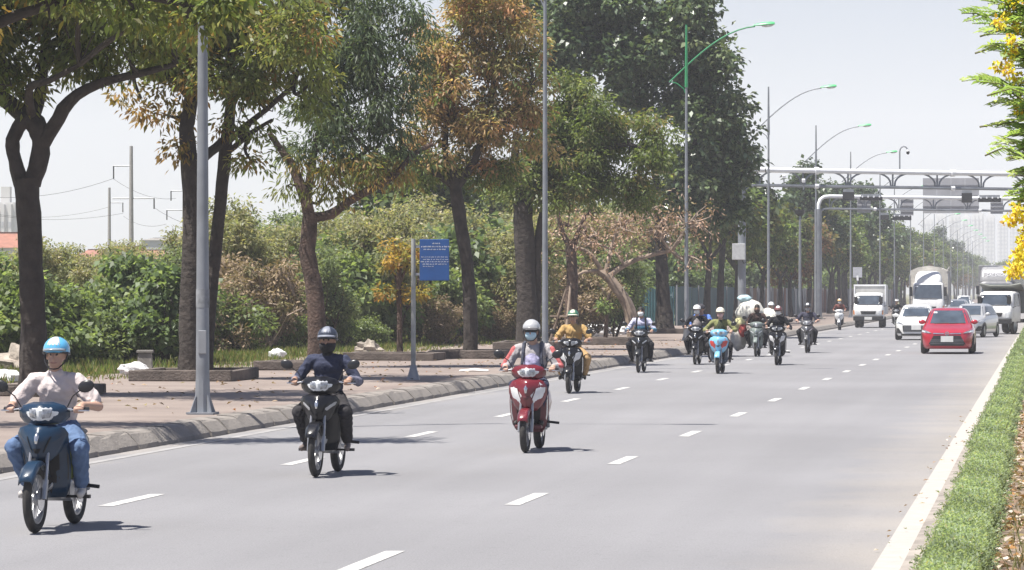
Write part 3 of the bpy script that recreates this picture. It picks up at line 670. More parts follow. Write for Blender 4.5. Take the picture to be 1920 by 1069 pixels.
# ================================================================ median: hedge, litter, flowering shrub
HP = [(4, (.25, .315, .20)), (3, (.285, .35, .225)), (2, (.21, .265, .155)), (1.2, (.34, .395, .27)), (.25, (.33, .30, .16))]
HX0, HX1, HH = -.745, -.415, .19
def hedge_seg(L, n, leafL):
    """trimmed box of small leaves over a twiggy core: top, both flanks"""
    u = RNG.random(n); y = RNG.random(n) * L
    w = HX1 - HX0; h = HH - .02; per = w + 2 * h; t = u * per
    x = np.where(t < h, 0, np.where(t < h + w, t - h, w)); z = np.where(t < h, t, np.where(t < h + w, h, h - (t - h - w)))
    nx = np.where(t < h, -1., np.where(t < h + w, 0., 1.)); nz = np.where((t >= h) & (t < h + w), 1., 0.)
    lump = .014 * (np.sin(y * 5.1 + x * 7) + np.sin(y * 2.3 + z * 9 + 1)) + RNG.normal(0, .009, n)
    pos = np.stack([x + nx * lump, y, z + nz * lump], 1)
    # shoots that stick out
    k = RNG.random(n) < .05; pos[k] += np.stack([nx[k], np.zeros(k.sum()), nz[k]], 1) * RNG.uniform(.02, .09, (k.sum(), 1))
    ax = rdir(n) + np.stack([nx, np.zeros(n), nz + .1], 1) * .45; nr = rdir(n) * .8 + np.stack([nx, np.zeros(n), nz], 1) * 1.3
    colr = palette(HP, n) * RNG.uniform(.85, 1.25, (n, 1)) * (1 + .18 * np.sin(y * 1.7 + x * 4))[:, None]
    pos[:, 0] += HX0; pos[:, 2] += .12
    return leaf_mesh('hedge_foliage', pos, ax, nr, leafL * RNG.uniform(.6, 1.3, n), leafL * .5 * RNG.uniform(.7, 1.2, n), colr.clip(.01, .6), mat=LEAF)
core_m = pm('hedge_core', (.030, .045, .018), 1, var=.5, scale=20)
seg_near = hedge_seg(5, 48000, .028); seg_mid = hedge_seg(5, 16000, .046); seg_far = hedge_seg(12, 6000, .10)
def hedge(y0, y1, L, me, label, dx=0.0):
    r = empty('hedge', (0, y0, 0), 0, label, 'hedge', 'clipped hedges along the median')
    MB().box(((HX0 + HX1) / 2 + dx, (y1 - y0) / 2, .12 + HH / 2 - .02), (HX1 - HX0 - .07, y1 - y0 - .05, HH - .07)).build('core', core_m, r, smooth=False)
    k = 0
    while y0 + (k + 1) * L <= y1 + .01:
        o = link('foliage', me, None, r); o.location = (dx, k * L, 0); o['kind'] = 'stuff'; k += 1
hedge(16, 41, 5, seg_near, 'clipped green hedge along the median kerb, the length beside the fallen leaves')
hedge(41.0, 76, 5, seg_mid, 'long middle stretch of clipped hedge along the median kerb', -.05)
hedge(76.6, 91.6, 5, seg_mid, 'short hedge block between two gaps, level with the scooters', -.10)
hedge(92.4, 152.4, 12, seg_far, 'hedge block beside the red car', -.12)
hedge(153.5, 393.5, 12, seg_far, 'far stretch of clipped hedge beside the dump truck', -.15)
LPm = [(3, (.30, .20, .14)), (3, (.45, .36, .29)), (2, (.58, .50, .44)), (2, (.17, .11, .075)), (1, (.40, .22, .09)), (.6, (.13, .16, .05))]
litter('leaf_litter', 5200, HX1 + .03, .75, 14, 60, .125, .10, LPm, 'curled dry leaves lying in the soil beside the hedge')
ground_blades('median_grass', 9000, -.25, 1.2, 14, 70, .12, .10, .012, [(2, (.20, .19, .09)), (2, (.14, .17, .06)), (2, (.27, .22, .12))], 'thin dry grass on the median soil')
litter('kerb_litter', 90, -1.3, -.88, 14, 60, .012, .06, LPm, 'a few dry leaves along the foot of the median kerb')
# flowering shrub that leans in from the right
def flowering():
    D = 22.0; bx, by = W(2030, D)
    root = empty('flowering_shrub', (bx, by, .12), 0, 'tall shrub with feathery light green leaves and yellow flower clusters', 'shrub')
    s = FPX / D
    def loc(px, py, dd): p = P(px, py, D + dd); return Vector((p.x - bx, p.y - by, p.z - .12))
    mb = MB(); mb2 = []
    tube_path(mb, [(0, 0, -.05), loc(2020, 800, .1), loc(2005, 500, .1), loc(2000, 250, .2), loc(1995, 0, .2), loc(1990, -120, .2)], [.05, .045, .04, .034, .026, .015], 8)
    tube_path(mb, [loc(2012, 620, .1), loc(1960, 520, -.2), loc(1925, 440, -.3)], [.025, .02, .01], 6)
    fronds = []; rs = random.Random(5)
    rows = [(1800, 18), (1812, 40), (1838, 68), (1850, 92), (1826, 150), (1808, 158), (1848, 196), (1866, 238), (1862, 270), (1880, 300), (1890, 330), (1868, 30), (1885, 110), (1880, 60), (1875, 170), (1895, 215), (1895, 285), (1893, 255), (1905, 350), (1900, 375), (1898, 320), (1840, 5), (1870, -10)]
    for px, py in rows:
        for _ in range(2):
            ln = rs.uniform(75, 135); tip = loc(px + rs.uniform(-6, 14), py + rs.uniform(-8, 8), rs.uniform(-.25, .25)); fronds.append((tip, loc(px + ln, py + rs.uniform(5, 42), rs.uniform(-.15, .3))))
    for _ in range(60):
        px, py = rs.uniform(1885, 1920), rs.uniform(-30, 400); q = loc(px, py, rs.uniform(-.3, .3)); fronds.append((q, q + Vector((rs.uniform(.22, .34), rs.uniform(-.1, .2), -rs.uniform(0, .12)))))
    for _ in range(90):
        px, py = rs.uniform(1915, 2120), rs.uniform(-120, 420); a = rs.uniform(0, 6.28); q = loc(px, py, rs.uniform(-.5, .6)); fronds.append((q, q + Vector((math.cos(a), math.sin(a), rs.uniform(-.1, .5))) * .35))
    P_, A_, N_, L_, W_, C_ = [], [], [], [], [], []
    for tip, basep in fronds:
        d = tip - basep; n = 17; L = d.length; dn = d.normalized(); sag = Vector((0, 0, .05))
        sidev = dn.cross(Vector((0, 0, 1))).normalized(); sidev = (sidev + Vector((0, 0, rs.uniform(-.7, .7)))).normalized()
        mb.tube([basep, basep + d * .5 + sag, tip], [.006, .004, .002], 4, cap=False)
        cc = np.array(rs.choice([(.30, .40, .17), (.36, .45, .21), (.23, .33, .13), (.41, .48, .25)]))
        for k in range(1, n):
            t = k / n; c = basep + d * t + sag * (1 - (2 * t - 1) ** 2)
            for sg in (-1, 1):
                P_.append(c); A_.append(dn * .75 + sidev * sg * .75 + Vector((0, 0, rs.uniform(-.25, .15)))); N_.append((rs.gauss(0, .3), rs.gauss(0, .3), 1)); L_.append(L * .19 * (1.15 - .6 * abs(t - .45))); W_.append(.026); C_.append(cc * rs.uniform(.75, 1.3))
    cr = link('crown', leaf_mesh('crown', np.array(P_), np.array(A_), np.array(N_), np.array(L_), np.array(W_), np.array(C_), mat=LEAF), None, root); cr['kind'] = 'stuff'
    P_, A_, N_, L_, W_, C_ = [], [], [], [], [], []
    cl = [(1890, 36), (1898, 76), (1910, 50), (1897, 100), (1872, 128), (1890, 132), (1912, 205), (1915, 190), (1905, 145), (1912, 5), (1888, 10), (1875, 40)]
    cl += [(rs.uniform(1893, 1990), rs.uniform(385, 522)) for _ in range(44)] + [(rs.uniform(1945, 2080), rs.uniform(-60, 380)) for _ in range(20)]
    for px, py in cl:
        if px < 1900 and 440 < py < 470 and rs.random() < .6: continue
        q = loc(px, py, rs.uniform(-.35, .3))
        for k in range(44):
            v = Vector((rs.gauss(0, 1), rs.gauss(0, 1), rs.gauss(0, 1))).normalized()
            P_.append(q + v * rs.uniform(.0, .045)); A_.append(v + Vector((0, 0, -.2))); N_.append((rs.gauss(0, 1), rs.gauss(0, 1), rs.gauss(0, 1))); L_.append(rs.uniform(.02, .036)); W_.append(.024)
            C_.append(np.array(rs.choice([(.86, .76, .09), (.88, .80, .14), (.85, .68, .07), (.55, .34, .06)])) * rs.uniform(.8, 1.05))
    fl = link('flowers', leaf_mesh('flowers', np.array(P_), np.array(A_), np.array(N_), np.array(L_), np.array(W_), np.array(C_), mat=leafmat('petal', .4, .6, .2)), None, root); fl['kind'] = 'stuff'
    mb.build('stem', pm('green_stem', (.16, .15, .07), .8, var=.3), root)
flowering()

# ================================================================ lamp posts
def lamp_post(px, D, label, paint_top=True, X=-13.25, th=.82):
    D = D * .985 - 1.0; y = (D + X * _s) / _c
    if px: X, y = W(px, D)
   #                      # road-parallel row at lateral X
    root = empty('lamp_post', (X, y, PZ), 0, label, 'lamp post', 'lamp posts along the pavement')
    MB().tube([(0, 0, .45), (0, 0, 4), (0, 0, 9.3)], [.102 * th, .082 * th, .052 * th], 10).build('pole', STEEL, root)
    if th == 1.0:
        MB().box((.02, -.104, 1.05), (.12, .02, .34), rotm(.006)).build('access_door', STEEL_DK, root, smooth=False, bevel=.006); MB().tube([(0, 0, 1.55), (0, 0, 1.82)], .1005, 10).build('paper_sticker', pm('old_sticker', (.20, .21, .225), .9, var=.3, scale=9), root)
    b = MB(); b.box((0, 0, .015), (.40, .40, .03)); b.tube([(0, 0, .03), (0, 0, .5)], [.12, .105], 10)
    for a in range(4):
        an = PI / 4 + a * PI / 2
        b.prism([(math.cos(an) * .12, math.sin(an) * .12, .03), (math.cos(an) * .22, math.sin(an) * .22, .03), (math.cos(an) * .12, math.sin(an) * .12, .28)], (-math.sin(an) * .02, math.cos(an) * .02, 0))
    b.build('base', STEEL, root, smooth=False)
    gm = GREEN_PAINT if paint_top else STEEL
    MB().tube([(0, 0, 9.3), (0, 0, 11.6)], [.064, .035], 8).build('spire', gm, root)
    arm = MB(); pts = []
    for k in range(11):
        t = k / 10; pts.append((-.62 + 3.15 * t, 0, 9.55 + 2.02 * math.sin(t * 1.5) - .05))
    arm.tube(pts, [.030] * 11, 7)
    arm.tube([(-.62, 0, 9.52), (-.35, 0, 9.45), (-.1, 0, 9.25), (0, 0, 9.0)], .022, 6)
    arm.build('arm', gm, root)
    h = MB(); e = Vector(pts[-1]); r_ = rotm(0, -.07, 0)
    h.rings([[e + r_ @ Vector((x, math.cos(a) * w, .03 + max(-.2, math.sin(a)) * hh)) for a in [k * PI / 5 for k in range(10)]] for x, w, hh in ((-.05, .05, .04), (.1, .09, .07), (.3, .13, .10), (.6, .14, .10), (.72, .10, .07))])
    hd = h.build('lamp_head', pm('lamp_green', (.07, .42, .16), .4), root)
    MB().ell(e + r_ @ Vector((.46, 0, .02)), (.24, .10, .09), r_, 10, 6, .5, 1).build('lens', LENS, hd)
    return root
lamp_labels = ['grey steel lamp post in front of the two-trunk tree', 'pale grey lamp post in front of the thick fluted trunk', 'lamp post with a green-painted top beside the tall dark tree', 'lamp post next to the white cabinet post of the gantry']
for k in range(17):
    D = 53.6 + 40 * k
    lamp_post([380, 1022, 1287, 1441, 1530, 1595, 1650][k] if k < 7 else 0, D, lamp_labels[k] if k < 4 else 'tall curved-arm lamp post of the far row beyond the gantries', paint_top=(k == 2), X=-13.7, th=1.0 if k == 0 else .82)
# ================================================================ sign boards and posts
def notice():
    D = 75 * DKK; x, y = W(775, D); z0 = PZ; s = FPX / D
    r = empty('notice_board', (x, y, z0), .10, 'blue notice board with white lines of text on a grey post', 'sign')
    p = MB(); p.tube([(0, 0, .0), (0, 0, .12), (0, 0, 2.86)], [.055, .05, .045], 10)
    p.build('post', pm('weathered_post', (.30, .31, .30), .7, .2, var=.3, scale=3), r)
    b = MB(); b.rings([[(sx * w, sy * w, z) for sx, sy in ((-1, -1), (1, -1), (1, 1), (-1, 1))] for z, w in ((0, .13), (.06, .11), (.30, .05))]); b.build('base', STEEL_DK, r, smooth=False)
    bd = MB().box((.43, -.01, 2.43), (.60, .03, .84)).build('board', pm('sign_blue', (.014, .070, .235), .45, var=.08), r, smooth=False, bevel=.01)
    MB().box((.09, 0, 2.70), (.16, .03, .05)).box((.09, 0, 2.14), (.16, .03, .05)).build('bracket', STEEL_DK, r, smooth=False)
    t = MB(); rs = random.Random(3)
    lines = [(2.765, .25, .16, .028), (2.70, .02, .56, .030), (2.645, .07, .38, .024), (2.49, .02, .52, .018), (2.44, .06, .46, .018), (2.395, .01, .56, .022), (2.345, .05, .50, .022), (2.30, .06, .22, .018)]
    for z, x0, wd, h in lines:
        xx = .13 + x0
        while xx < .13 + x0 + wd:
            for _ in range(rs.randint(2, 5)):       # words made of letter-high strokes
                w = rs.uniform(.006, .012); xx += w + .004
                hh = h * rs.choice([1, .7, .7, .85])
                t.box((xx, -.0285, z + (hh - h) / 2), (w * .6, .002, hh)); t.box((xx + .003, -.0285, z + rs.choice([-.3, 0, .3]) * h), (w, .0016, h * .22))
            xx += .016
    t.build('lettering', pm('sign_white', (.62, .63, .66), .5), bd, smooth=False)['kind'] = 'stuff'
notice()

# ---------------- gantries
def pipe_gantry(name, D, px_post, y_top, y_low, px_r, label, r_up=.125, slope=5.0, rpost=.20, cabinet=False, span_px=None):
    x0, y0 = W(px_post, D); root = empty(name, (x0, y0, PZ), 0, label, 'gantry')
    z0 = PZ; ztop, zlow = Zof(y_top, D) - z0, Zof(y_low, D) - z0
    end = Vector(W(px_r, D + slope) + (0,)) - Vector((x0, y0, 0)); Lx = end.length; dirv = end.normalized()
    drop = -.10
    def at(t, z): q = dirv * t; return Vector((q.x, q.y, z + drop * t / Lx))
    MB().tube([(0, 0, 0), (0, 0, ztop * .5), (0, 0, ztop - .85)], [rpost, rpost * .97, rpost * .9], 12).build('post', STEEL, root)
    MB().box((0, 0, .03), (.9, .9, .06)).box((0, 0, .09), (.6, .6, .06)).build('base', CONCRETE, root, smooth=False)
    up = MB(); up.tube([at(0, ztop - .9), at(.03, ztop - .55), at(.16, ztop - .22), at(.42, ztop - .04), at(.8, ztop), at(Lx * .5, ztop), at(Lx, ztop)], r_up, 10)
    up.build('upper_pipe', WHITE_STEEL, root)
    lo = MB(); lo.tube([at(0, zlow - .5), at(.1, zlow - .25), at(.35, zlow - .04), at(.7, zlow), at(Lx, zlow)], r_up * .62, 8); lo.build('lower_pipe', STEEL, root)
    n = 7; bay = (Lx - 1.0) / n
    for k in range(n + 1):
        t = .8 + bay * k
        MB().tube([at(t, zlow), at(t, ztop)], .042, 6).build('strut', STEEL, root)
    for k in range(n):
        t0 = .8 + bay * k; pts = []
        for j in range(13):
            a = PI * j / 12; pts.append(at(t0 + bay / 2 - math.cos(a) * bay * .46, zlow + (ztop - zlow) * .96 * math.sin(a) ** .7))
        MB().tube(pts, .045, 6).build('arch', STEEL, root)
    for t in (.8 + bay * 1.3, .8 + bay * 4.35):
        for z, rr in ((ztop, r_up * 1.5), (zlow, r_up)):
            MB().tube([at(t - .09, z), at(t + .09, z)], rr, 10).build('coupling', WHITE_STEEL, root)
    if cabinet:
        c = MB().box((-.12, -.30, 3.72), (.62, .28, .78)).build('cabinet', pm('cabinet_grey', (.46, .47, .48), .5), root, smooth=False, bevel=.02)
        MB().tube([(.05, -.3, 3.3), (.12, -.3, 3.15), (.2, -.2, 3.2)], .02, 6).build('cable', BLACK_PLASTIC, c)
    return root, at, ztop, zlow, Lx
g1, at1, zt1, zl1, L1 = pipe_gantry('gantry', 171, 1391, 318, 347, 2010, 'near white pipe gantry with arched bracing, on the post with the grey cabinet', cabinet=True)
g2, at2, zt2, zl2, L2 = pipe_gantry('gantry', 236, 1534, 368, 391, 2010, 'further white pipe gantry carrying the sign panels and dark detectors', rpost=.26)
def on_gantry(px, py, D): p = P(px, py, D); return p
PANEL = pm('sign_back_grey', (.34, .34, .36), .6, .2, var=.1, scale=1)
def sign_back(px0, px1, py0, py1, D, label, parts=3):
    a, b = P(px0, py1, D), P(px1, py0, D)
    r = empty('sign_panel', ((a.x + b.x) / 2, (a.y + b.y) / 2, a.z), 0, label, 'sign')
    w = b.x - a.x; h = b.z - a.z
    for k in range(parts):
        MB().box((-w / 2 + w * (k + .5) / parts, 0, h / 2), (w / parts - .012, .04, h)).build('panel', PANEL, r, smooth=False)
    for z in (.2, .5, .8): MB().box((0, -.045, h * z), (w, .04, .05)).build('rail', STEEL_DK, r, smooth=False)
sign_back(1730, 1836, 334, 400, 243, 'wide grey back of a road sign on the further gantry', 4)
sign_back(1607, 1633, 372, 399, 238, 'small grey sign back beside the black detector box', 1)
sign_back(1688, 1713, 368, 404, 240, 'tall narrow grey sign back on the further gantry', 1)
sign_back(1857, 1881, 376, 401, 238, 'square grey sign back close to the yellow flowers', 1)
def detector(px0, px1, py0, py1, D, label, bar=False):
    a, b = P(px0, py1, D), P(px1, py0, D); w, h = b.x - a.x, b.z - a.z
    r = empty('traffic_detector', ((a.x + b.x) / 2, (a.y + b.y) / 2, a.z), 0, label, 'detector')
    MB().box((0, 0, h * .5), (w, .35, h)).build('housing', BLACK_PLASTIC, r, smooth=False, bevel=.02)
    MB().box((0, -.05, h + .09), (w * .9, .1, .18)).build('bracket', STEEL, r, smooth=False)
    if bar:
        for k in range(4): MB().tube([(-w / 2 + w * (k + .5) / 4, -.16, h * 1.02), (-w / 2 + w * (k + .5) / 4, -.34, h * .95)], .06, 8).build('camera', WHITE_STEEL, r)
detector(1580, 1602, 360, 376, 234, 'black square detector box on the further gantry, near its post')
detector(1612, 1655, 369, 376, 234, 'long black detector bar with small cameras beside the square box', True)
detector(1803, 1823, 362, 380, 234, 'black square detector box in front of the wide sign back')
detector(1834, 1877, 371, 379, 234, 'long black detector bar beside the yellow flowers', True)
detector(1648, 1667, 403, 412, 300, 'short dark detector hanging low behind the gantries')
detector(1673, 1709, 405, 413, 300, 'low dark detector bar with cameras behind the gantries', True)
def hook_camera():
    p = P(1687, 317, 173.0); r = empty('dome_camera', (p.x, p.y, p.z), 0, 'dome camera on a hooked mast standing on the near gantry', 'camera')
    pts = [(0, 0, 0), (0, 0, .85)] + [(.2 - .2 * math.cos(a), 0, .85 + .25 * math.sin(a)) for a in (.5, 1.0, 1.57, 2.1, 2.7, 3.0)]
    MB().tube(pts, .035, 8).build('mast', STEEL, r)
    MB().ell((.40, 0, .80), (.085, .085, .10)).build('dome', BLACK_PLASTIC, r)
    MB().tube([(.40, 0, .86), (.40, 0, .96)], [.07, .04], 8).build('collar', WHITE_STEEL, r)
hook_camera()
def small_camera(px, py, D, label):
    p = P(px, py, D); r = empty('gantry_camera', p, 0, label, 'camera')
    MB().tube([(0, 0, -.25), (0, 0, .12)], .03, 6).build('bracket', STEEL, r); MB().box((0, -.1, .18), (.16, .42, .16), rotm(.12, 0, .1)).build('housing', WHITE_STEEL, r, smooth=False, bevel=.02)
small_camera(1470, 338, 171.2, 'white box camera on the lower pipe of the near gantry')
small_camera(1507, 346, 171.4, 'small white camera below the near gantry pipe')
def spot_pole():
    D = 206; x, y = W(1500, D); r = empty('spotlight_pole', (x, y, PZ), 0, 'thin grey pole topped by a black floodlight', 'pole')
    h = Zof(404, D) - PZ; MB().tube([(0, 0, 0), (0, 0, h)], [.10, .07], 9).build('pole', STEEL, r)
    MB().rings([[(sx * w, sy * w * .6, h + z) for sx, sy in ((-1, -1), (1, -1), (1, 1), (-1, 1))] for z, w in ((-.05, .12), (.12, .26), (.32, .27))]).build('floodlight', BLACK_PLASTIC, r, smooth=False)
spot_pole()
def box_pole():
    D = 112; p = P(979, 383, D); x, y = p.x, p.y
    r = empty('junction_box', (x, y, p.z), 0, 'grey metal junction box held by two bars beside the pale lamp post', 'box')
    MB().box((0, 0, .26), (.30, .24, .52)).build('housing', pm('box_grey', (.22, .22, .23), .5, .2), r, smooth=False, bevel=.02)
    MB().ell((0, 0, .52), (.13, .11, .1), None, 12, 5, 0, .5).build('cap', STEEL_DK, r)
    MB().tube([(-.12, 0, -.02), (.78, -.1, -.02)], .018, 6).tube([(-.12, 0, -.12), (.78, -.1, -.12)], .018, 6).build('bars', STEEL, r)
box_pole()
def small_sign():
    D = 214; x, y = W(1608, D); r = empty('road_sign', (x, y, PZ), 0, 'small grey square road sign on a post above the box truck', 'sign')
    h = Zof(520, D) - PZ; MB().tube([(0, 0, 0), (0, 0, h + .5)], .035, 7).build('post', STEEL, r)
    MB().box((0, -.05, h + .3), (.55, .03, .62)).build('plate', pm('sign_pale', (.42, .43, .47), .5), r, smooth=False); MB().box((0, -.07, h - .05), (.12, .02, .3)).build('arrow', WHITE_STEEL, r, smooth=False)
small_sign()

# ---------------- metal hoarding along the far pavement
def hoarding():
    r = empty('metal_hoarding', (-19.4, 188, PZ - .03), 0, 'long hoarding of teal, grey and rusty metal sheets behind the street trees', 'fence')
    mats = [pm('teal_sheet', (.030, .095, .115), .55, .1, var=.12, scale=1), pm('grey_sheet', (.24, .25, .27), .6, .2, var=.2, scale=1), pm('rust_sheet', (.17, .075, .055), .85, var=.3, scale=1.2), pm('brown_sheet', (.20, .14, .11), .85, var=.3, scale=1.2), pm('dark_teal_sheet', (.03, .07, .085), .6, var=.2)]
    pr = []; n = 24
    rs = random.Random(9); y = 0.0
    mes = {}
    for i in range(96):
        w = 3.0; k = 0 if i < 14 else rs.choice([1, 1, 2, 3, 2, 4, 3, 1])
        if k not in mes:
            rows = []
            for z in (0.0, 1.05, 2.1): rows.append([(.025 * (1 if (j // 2) % 2 else -1), w * j / n * .995, z) for j in range(n + 1)])
            mes[k] = MB().grid(rows).mesh('sheet', False); mes[k].materials.append(mats[k])
        o = link('sheet', mes[k], None, r); o.location = (rs.uniform(-.03, .03), i * w, rs.uniform(-.05, .05))
        if i % 2 == 0:
            p = link('post', bpy.data.meshes.get('hoarding_post') or MB().box((0, 0, 1.1), (.07, .07, 2.2)).mesh('hoarding_post', False), STEEL_DK, r); p.location = (.075, i * w, 0)
    # front end facing the camera: a return panel with faded white figures
    f = MB().grid([[(-2.3 + 2.25 * j / 60, .02 * (1 if (j // 2) % 2 else -1), z) for j in range(61)] for z in (0, 2.12)]).build('end_sheet', mats[0], r, smooth=False); f.location = (0, -.06, 0)
    tm = pm('faded_white_paint', (.17, .23, .26), .8, var=.2)
    def glyph(x, z, segs, s=.2):
        g = MB()
        for a, b, c, d in segs: g.tube([(x + a * s, -.10, z + b * s), (x + c * s, -.10, z + d * s)], .018, 4)
        o_ = g.build('figure', tm, f)
    seven = [(0, 2, 1, 2), (1, 2, .4, 0)]; zero = [(0, 0, 1, 0), (1, 0, 1, 2), (1, 2, 0, 2), (0, 2, 0, 0)]; aa = [(0, 0, .5, 2), (.5, 2, 1, 0), (.25, .8, .75, .8)]; hh = [(0, 0, 0, 2), (1, 0, 1, 2), (0, 1, 1, 1)]; ii = [(0, 0, 0, 2)]
    for k, gl in enumerate((aa, hh, hh)): glyph(-.72 + k * .22, 1.5, gl, .15)
    glyph(-.55, .92, seven, .24); glyph(-.5, .38, zero, .18)
hoarding()

# ---------------- power line, far houses, towers
def power_pole(px, ytop, D, arms, label):
    x, y = W(px, D); r = empty('power_pole', (x, y, 0), 0, label, 'power pole', None)
    h = Zof(ytop, D); MB().tube([(0, 0, 0), (0, 0, h)], [.22, .12], 8).build('pole', pm('pole_concrete', (.30, .29, .28), .9), r)
    for py, x0, x1, dropz in arms:
        z = Zof(py, D); a, b = (x0 - px) * D / FPX, (x1 - px) * D / FPX
        MB().tube([(a, 0, z), (b, 0, z)], .055, 6).build('crossarm', STEEL_DK, r)
        e = a if abs(a) > abs(b) else b
        MB().tube([(e, 0, z), (e, 0, z - dropz)], .05, 6).build('insulator', BLACK_PLASTIC, r)
    return Vector((x, y, 0))
power_pole(246, 274, 250, [(311, 212, 246, .9), (372, 210, 290, .75)], 'tall power pole with a crossarm on each side above the thicket')
power_pole(205, 352, 330, [(380, 205, 231, .9)], 'shorter power pole beside the tall one')
power_pole(345, 340, 290, [(358, 320, 345, .8), (394, 312, 345, .8)], 'power pole half hidden by the two dark trunks')
def wire(a, b, Da, Db, sag, label):
    pa, pb = P(*a, Da), P(*b, Db); m = MB(); pts = []
    for k in range(17):
        t = k / 16; q = pa.lerp(pb, t); q.z -= sag * 4 * t * (1 - t); pts.append(q)
    m.tube(pts, .013, 4, cap=False); o = m.build('power_line', BLACK_PLASTIC); tag(o, label, 'cable', 'power lines above the thicket')
WL = 'thin power line sagging across the sky above the thicket'
wire((212, 335), (-120, 352), 250, 260, 1.0, WL); wire((290, 390), (450, 420), 250, 270, .8, WL); wire((212, 335), (330, 372), 250, 290, .5, WL); wire((231, 400), (-120, 380), 330, 320, 1.0, WL); wire((205, 388), (-100, 378), 330, 330, 1.2, WL); wire((312, 420), (231, 405), 290, 330, .5, WL)
def house(px, D, w, d, h, roof, wallc, roofc, label, tile=True):
    x, y = W(px, D); r = empty('house', (x, y, 0), random.uniform(-.2, .2), label, 'house')
    MB().box((0, 0, h / 2), (w, d, h)).build('wall', wallc, r, smooth=False)
    MB().prism([(-w / 2 - .3, -d / 2 - .3, h), (w / 2 + .3, -d / 2 - .3, h), (w * .28, 0, h + roof), (-w * .28, 0, h + roof)], (0, d * .1, 0)).prism([(-w / 2 - .3, d / 2 + .3, h), (w / 2 + .3, d / 2 + .3, h), (w * .28, 0, h + roof), (-w * .28, 0, h + roof)], (0, -d * .1, 0)).rings([[(-w / 2 - .3, -d / 2 - .3, h), (w / 2 + .3, -d / 2 - .3, h), (w / 2 + .3, d / 2 + .3, h), (-w / 2 - .3, d / 2 + .3, h)], [(-w * .28, -d * .05, h + roof - .02), (w * .28, -d * .05, h + roof - .02), (w * .28, d * .05, h + roof - .02), (-w * .28, d * .05, h + roof - .02)]]).build('roof', roofc, r, smooth=False)
    n = max(2, int(w / 3))
    for fl in range(int(h // 3.2)):
        for k in range(n):
            wd = MB().box((-w / 2 + w * (k + .5) / n, -d / 2 - .03, 1.7 + fl * 3.2), (1.1, .08, 1.4)).build('window', WHITE_STEEL, r, smooth=False)
            MB().box((-w / 2 + w * (k + .5) / n, -d / 2 - .08, 1.7 + fl * 3.2), (.9, .04, 1.2)).build('pane', GLASS, wd, smooth=False)
ROOF = pm('red_tile', (.30, .125, .085), .8, var=.15, scale=2); WALLW = pm('house_wall', (.6, .57, .52), .8, var=.08)
house(18, 420, 6, 8, 7.2, 1.9, WALLW, ROOF, 'house with red hipped roof below the pale tower')
house(-40, 430, 8, 8, 7.6, 2, WALLW, ROOF, 'red-roofed house at the edge of the thicket')
house(240, 520, 7, 8, 7.0, 1.8, WALLW, ROOF, 'red-roofed house seen behind the tall power pole')
house(285, 500, 6, 8, 6.6, 1.4, WALLW, pm('orange_tile', (.34, .16, .10), .8, var=.15), 'orange-roofed house close to the two-trunk tree')
house(190, 560, 7, 8, 7.0, 1.8, WALLW, ROOF, 'low red-roofed house showing between shrubs')
house(310, 620, 7, 8, 11.0, .5, pm('grey_house', (.40, .41, .42), .8), CONCRETE, 'grey flat-roofed house by the two-trunk tree')
def tower(px, D, w, h, label, group, seed, cat='tower', mat=None):
    x, y = W(px, D); rs = random.Random(seed); r = empty('apartment_tower', (x, y, 0), rs.uniform(-.1, .1), label, cat, group)
    wm = mat or pm('tower_wall', (.55, .54, .53), .8, var=.06, scale=.05); gm = pm('tower_window_band', (.33, .34, .36), .5)
    d = w * .8; MB().box((0, 0, h / 2), (w, d, h)).build('wall', wm, r, smooth=False)
    nb = max(3, int(w / 6))
    for k in range(nb):                     # projecting bays, then a strip of windows on each storey between them
        MB().box((-w / 2 + w * (k + .5) / nb, -d / 2 - .6, h * .49), (w / nb * .38, 1.2, h * .98)).build('bay', wm, r, smooth=False)
    wb = MB()
    for fl in range(int(h / 3.3) - 1):
        for k in range(nb): wb.box((-w / 2 + w * (k + .03) / nb + w / nb * .1, -d / 2 - .08, 2.5 + fl * 3.3), (w / nb * .26, .16, 1.6))
    for fl in range(int(h / 3.3) - 1):
        for k in range(nb): wb.box((-w / 2 + w * (k + .5) / nb, -d / 2 - 1.22, 2.5 + fl * 3.3), (w / nb * .26, .1, 1.5))
    wb.build('windows', gm, r, smooth=False)['kind'] = 'stuff'
    MB().box((0, 0, h + 2), (w * .4, d * .4, 4)).build('roof_house', wm, r, smooth=False)
TGp = 'hazy apartment towers beyond the end of the road'
for i, (px, w, ytop, D) in enumerate([(1738, 26, 410, 3000), (1765, 22, 402, 2900), (1790, 24, 402, 2700), (1812, 20, 406, 3000), (1834, 24, 400, 2800), (1856, 22, 404, 2900), (1880, 22, 412, 3000), (1905, 24, 420, 3000)]):
    tower(px, D, w * .4 / 26 * 26 * D / FPX * 2.2, Zof(ytop, D), 'pale apartment tower in the haze beyond the gantries', TGp, i)
tower(12, 900, 5.6, Zof(380, 900), 'pale grey tower above the red-roofed house', None, 30)
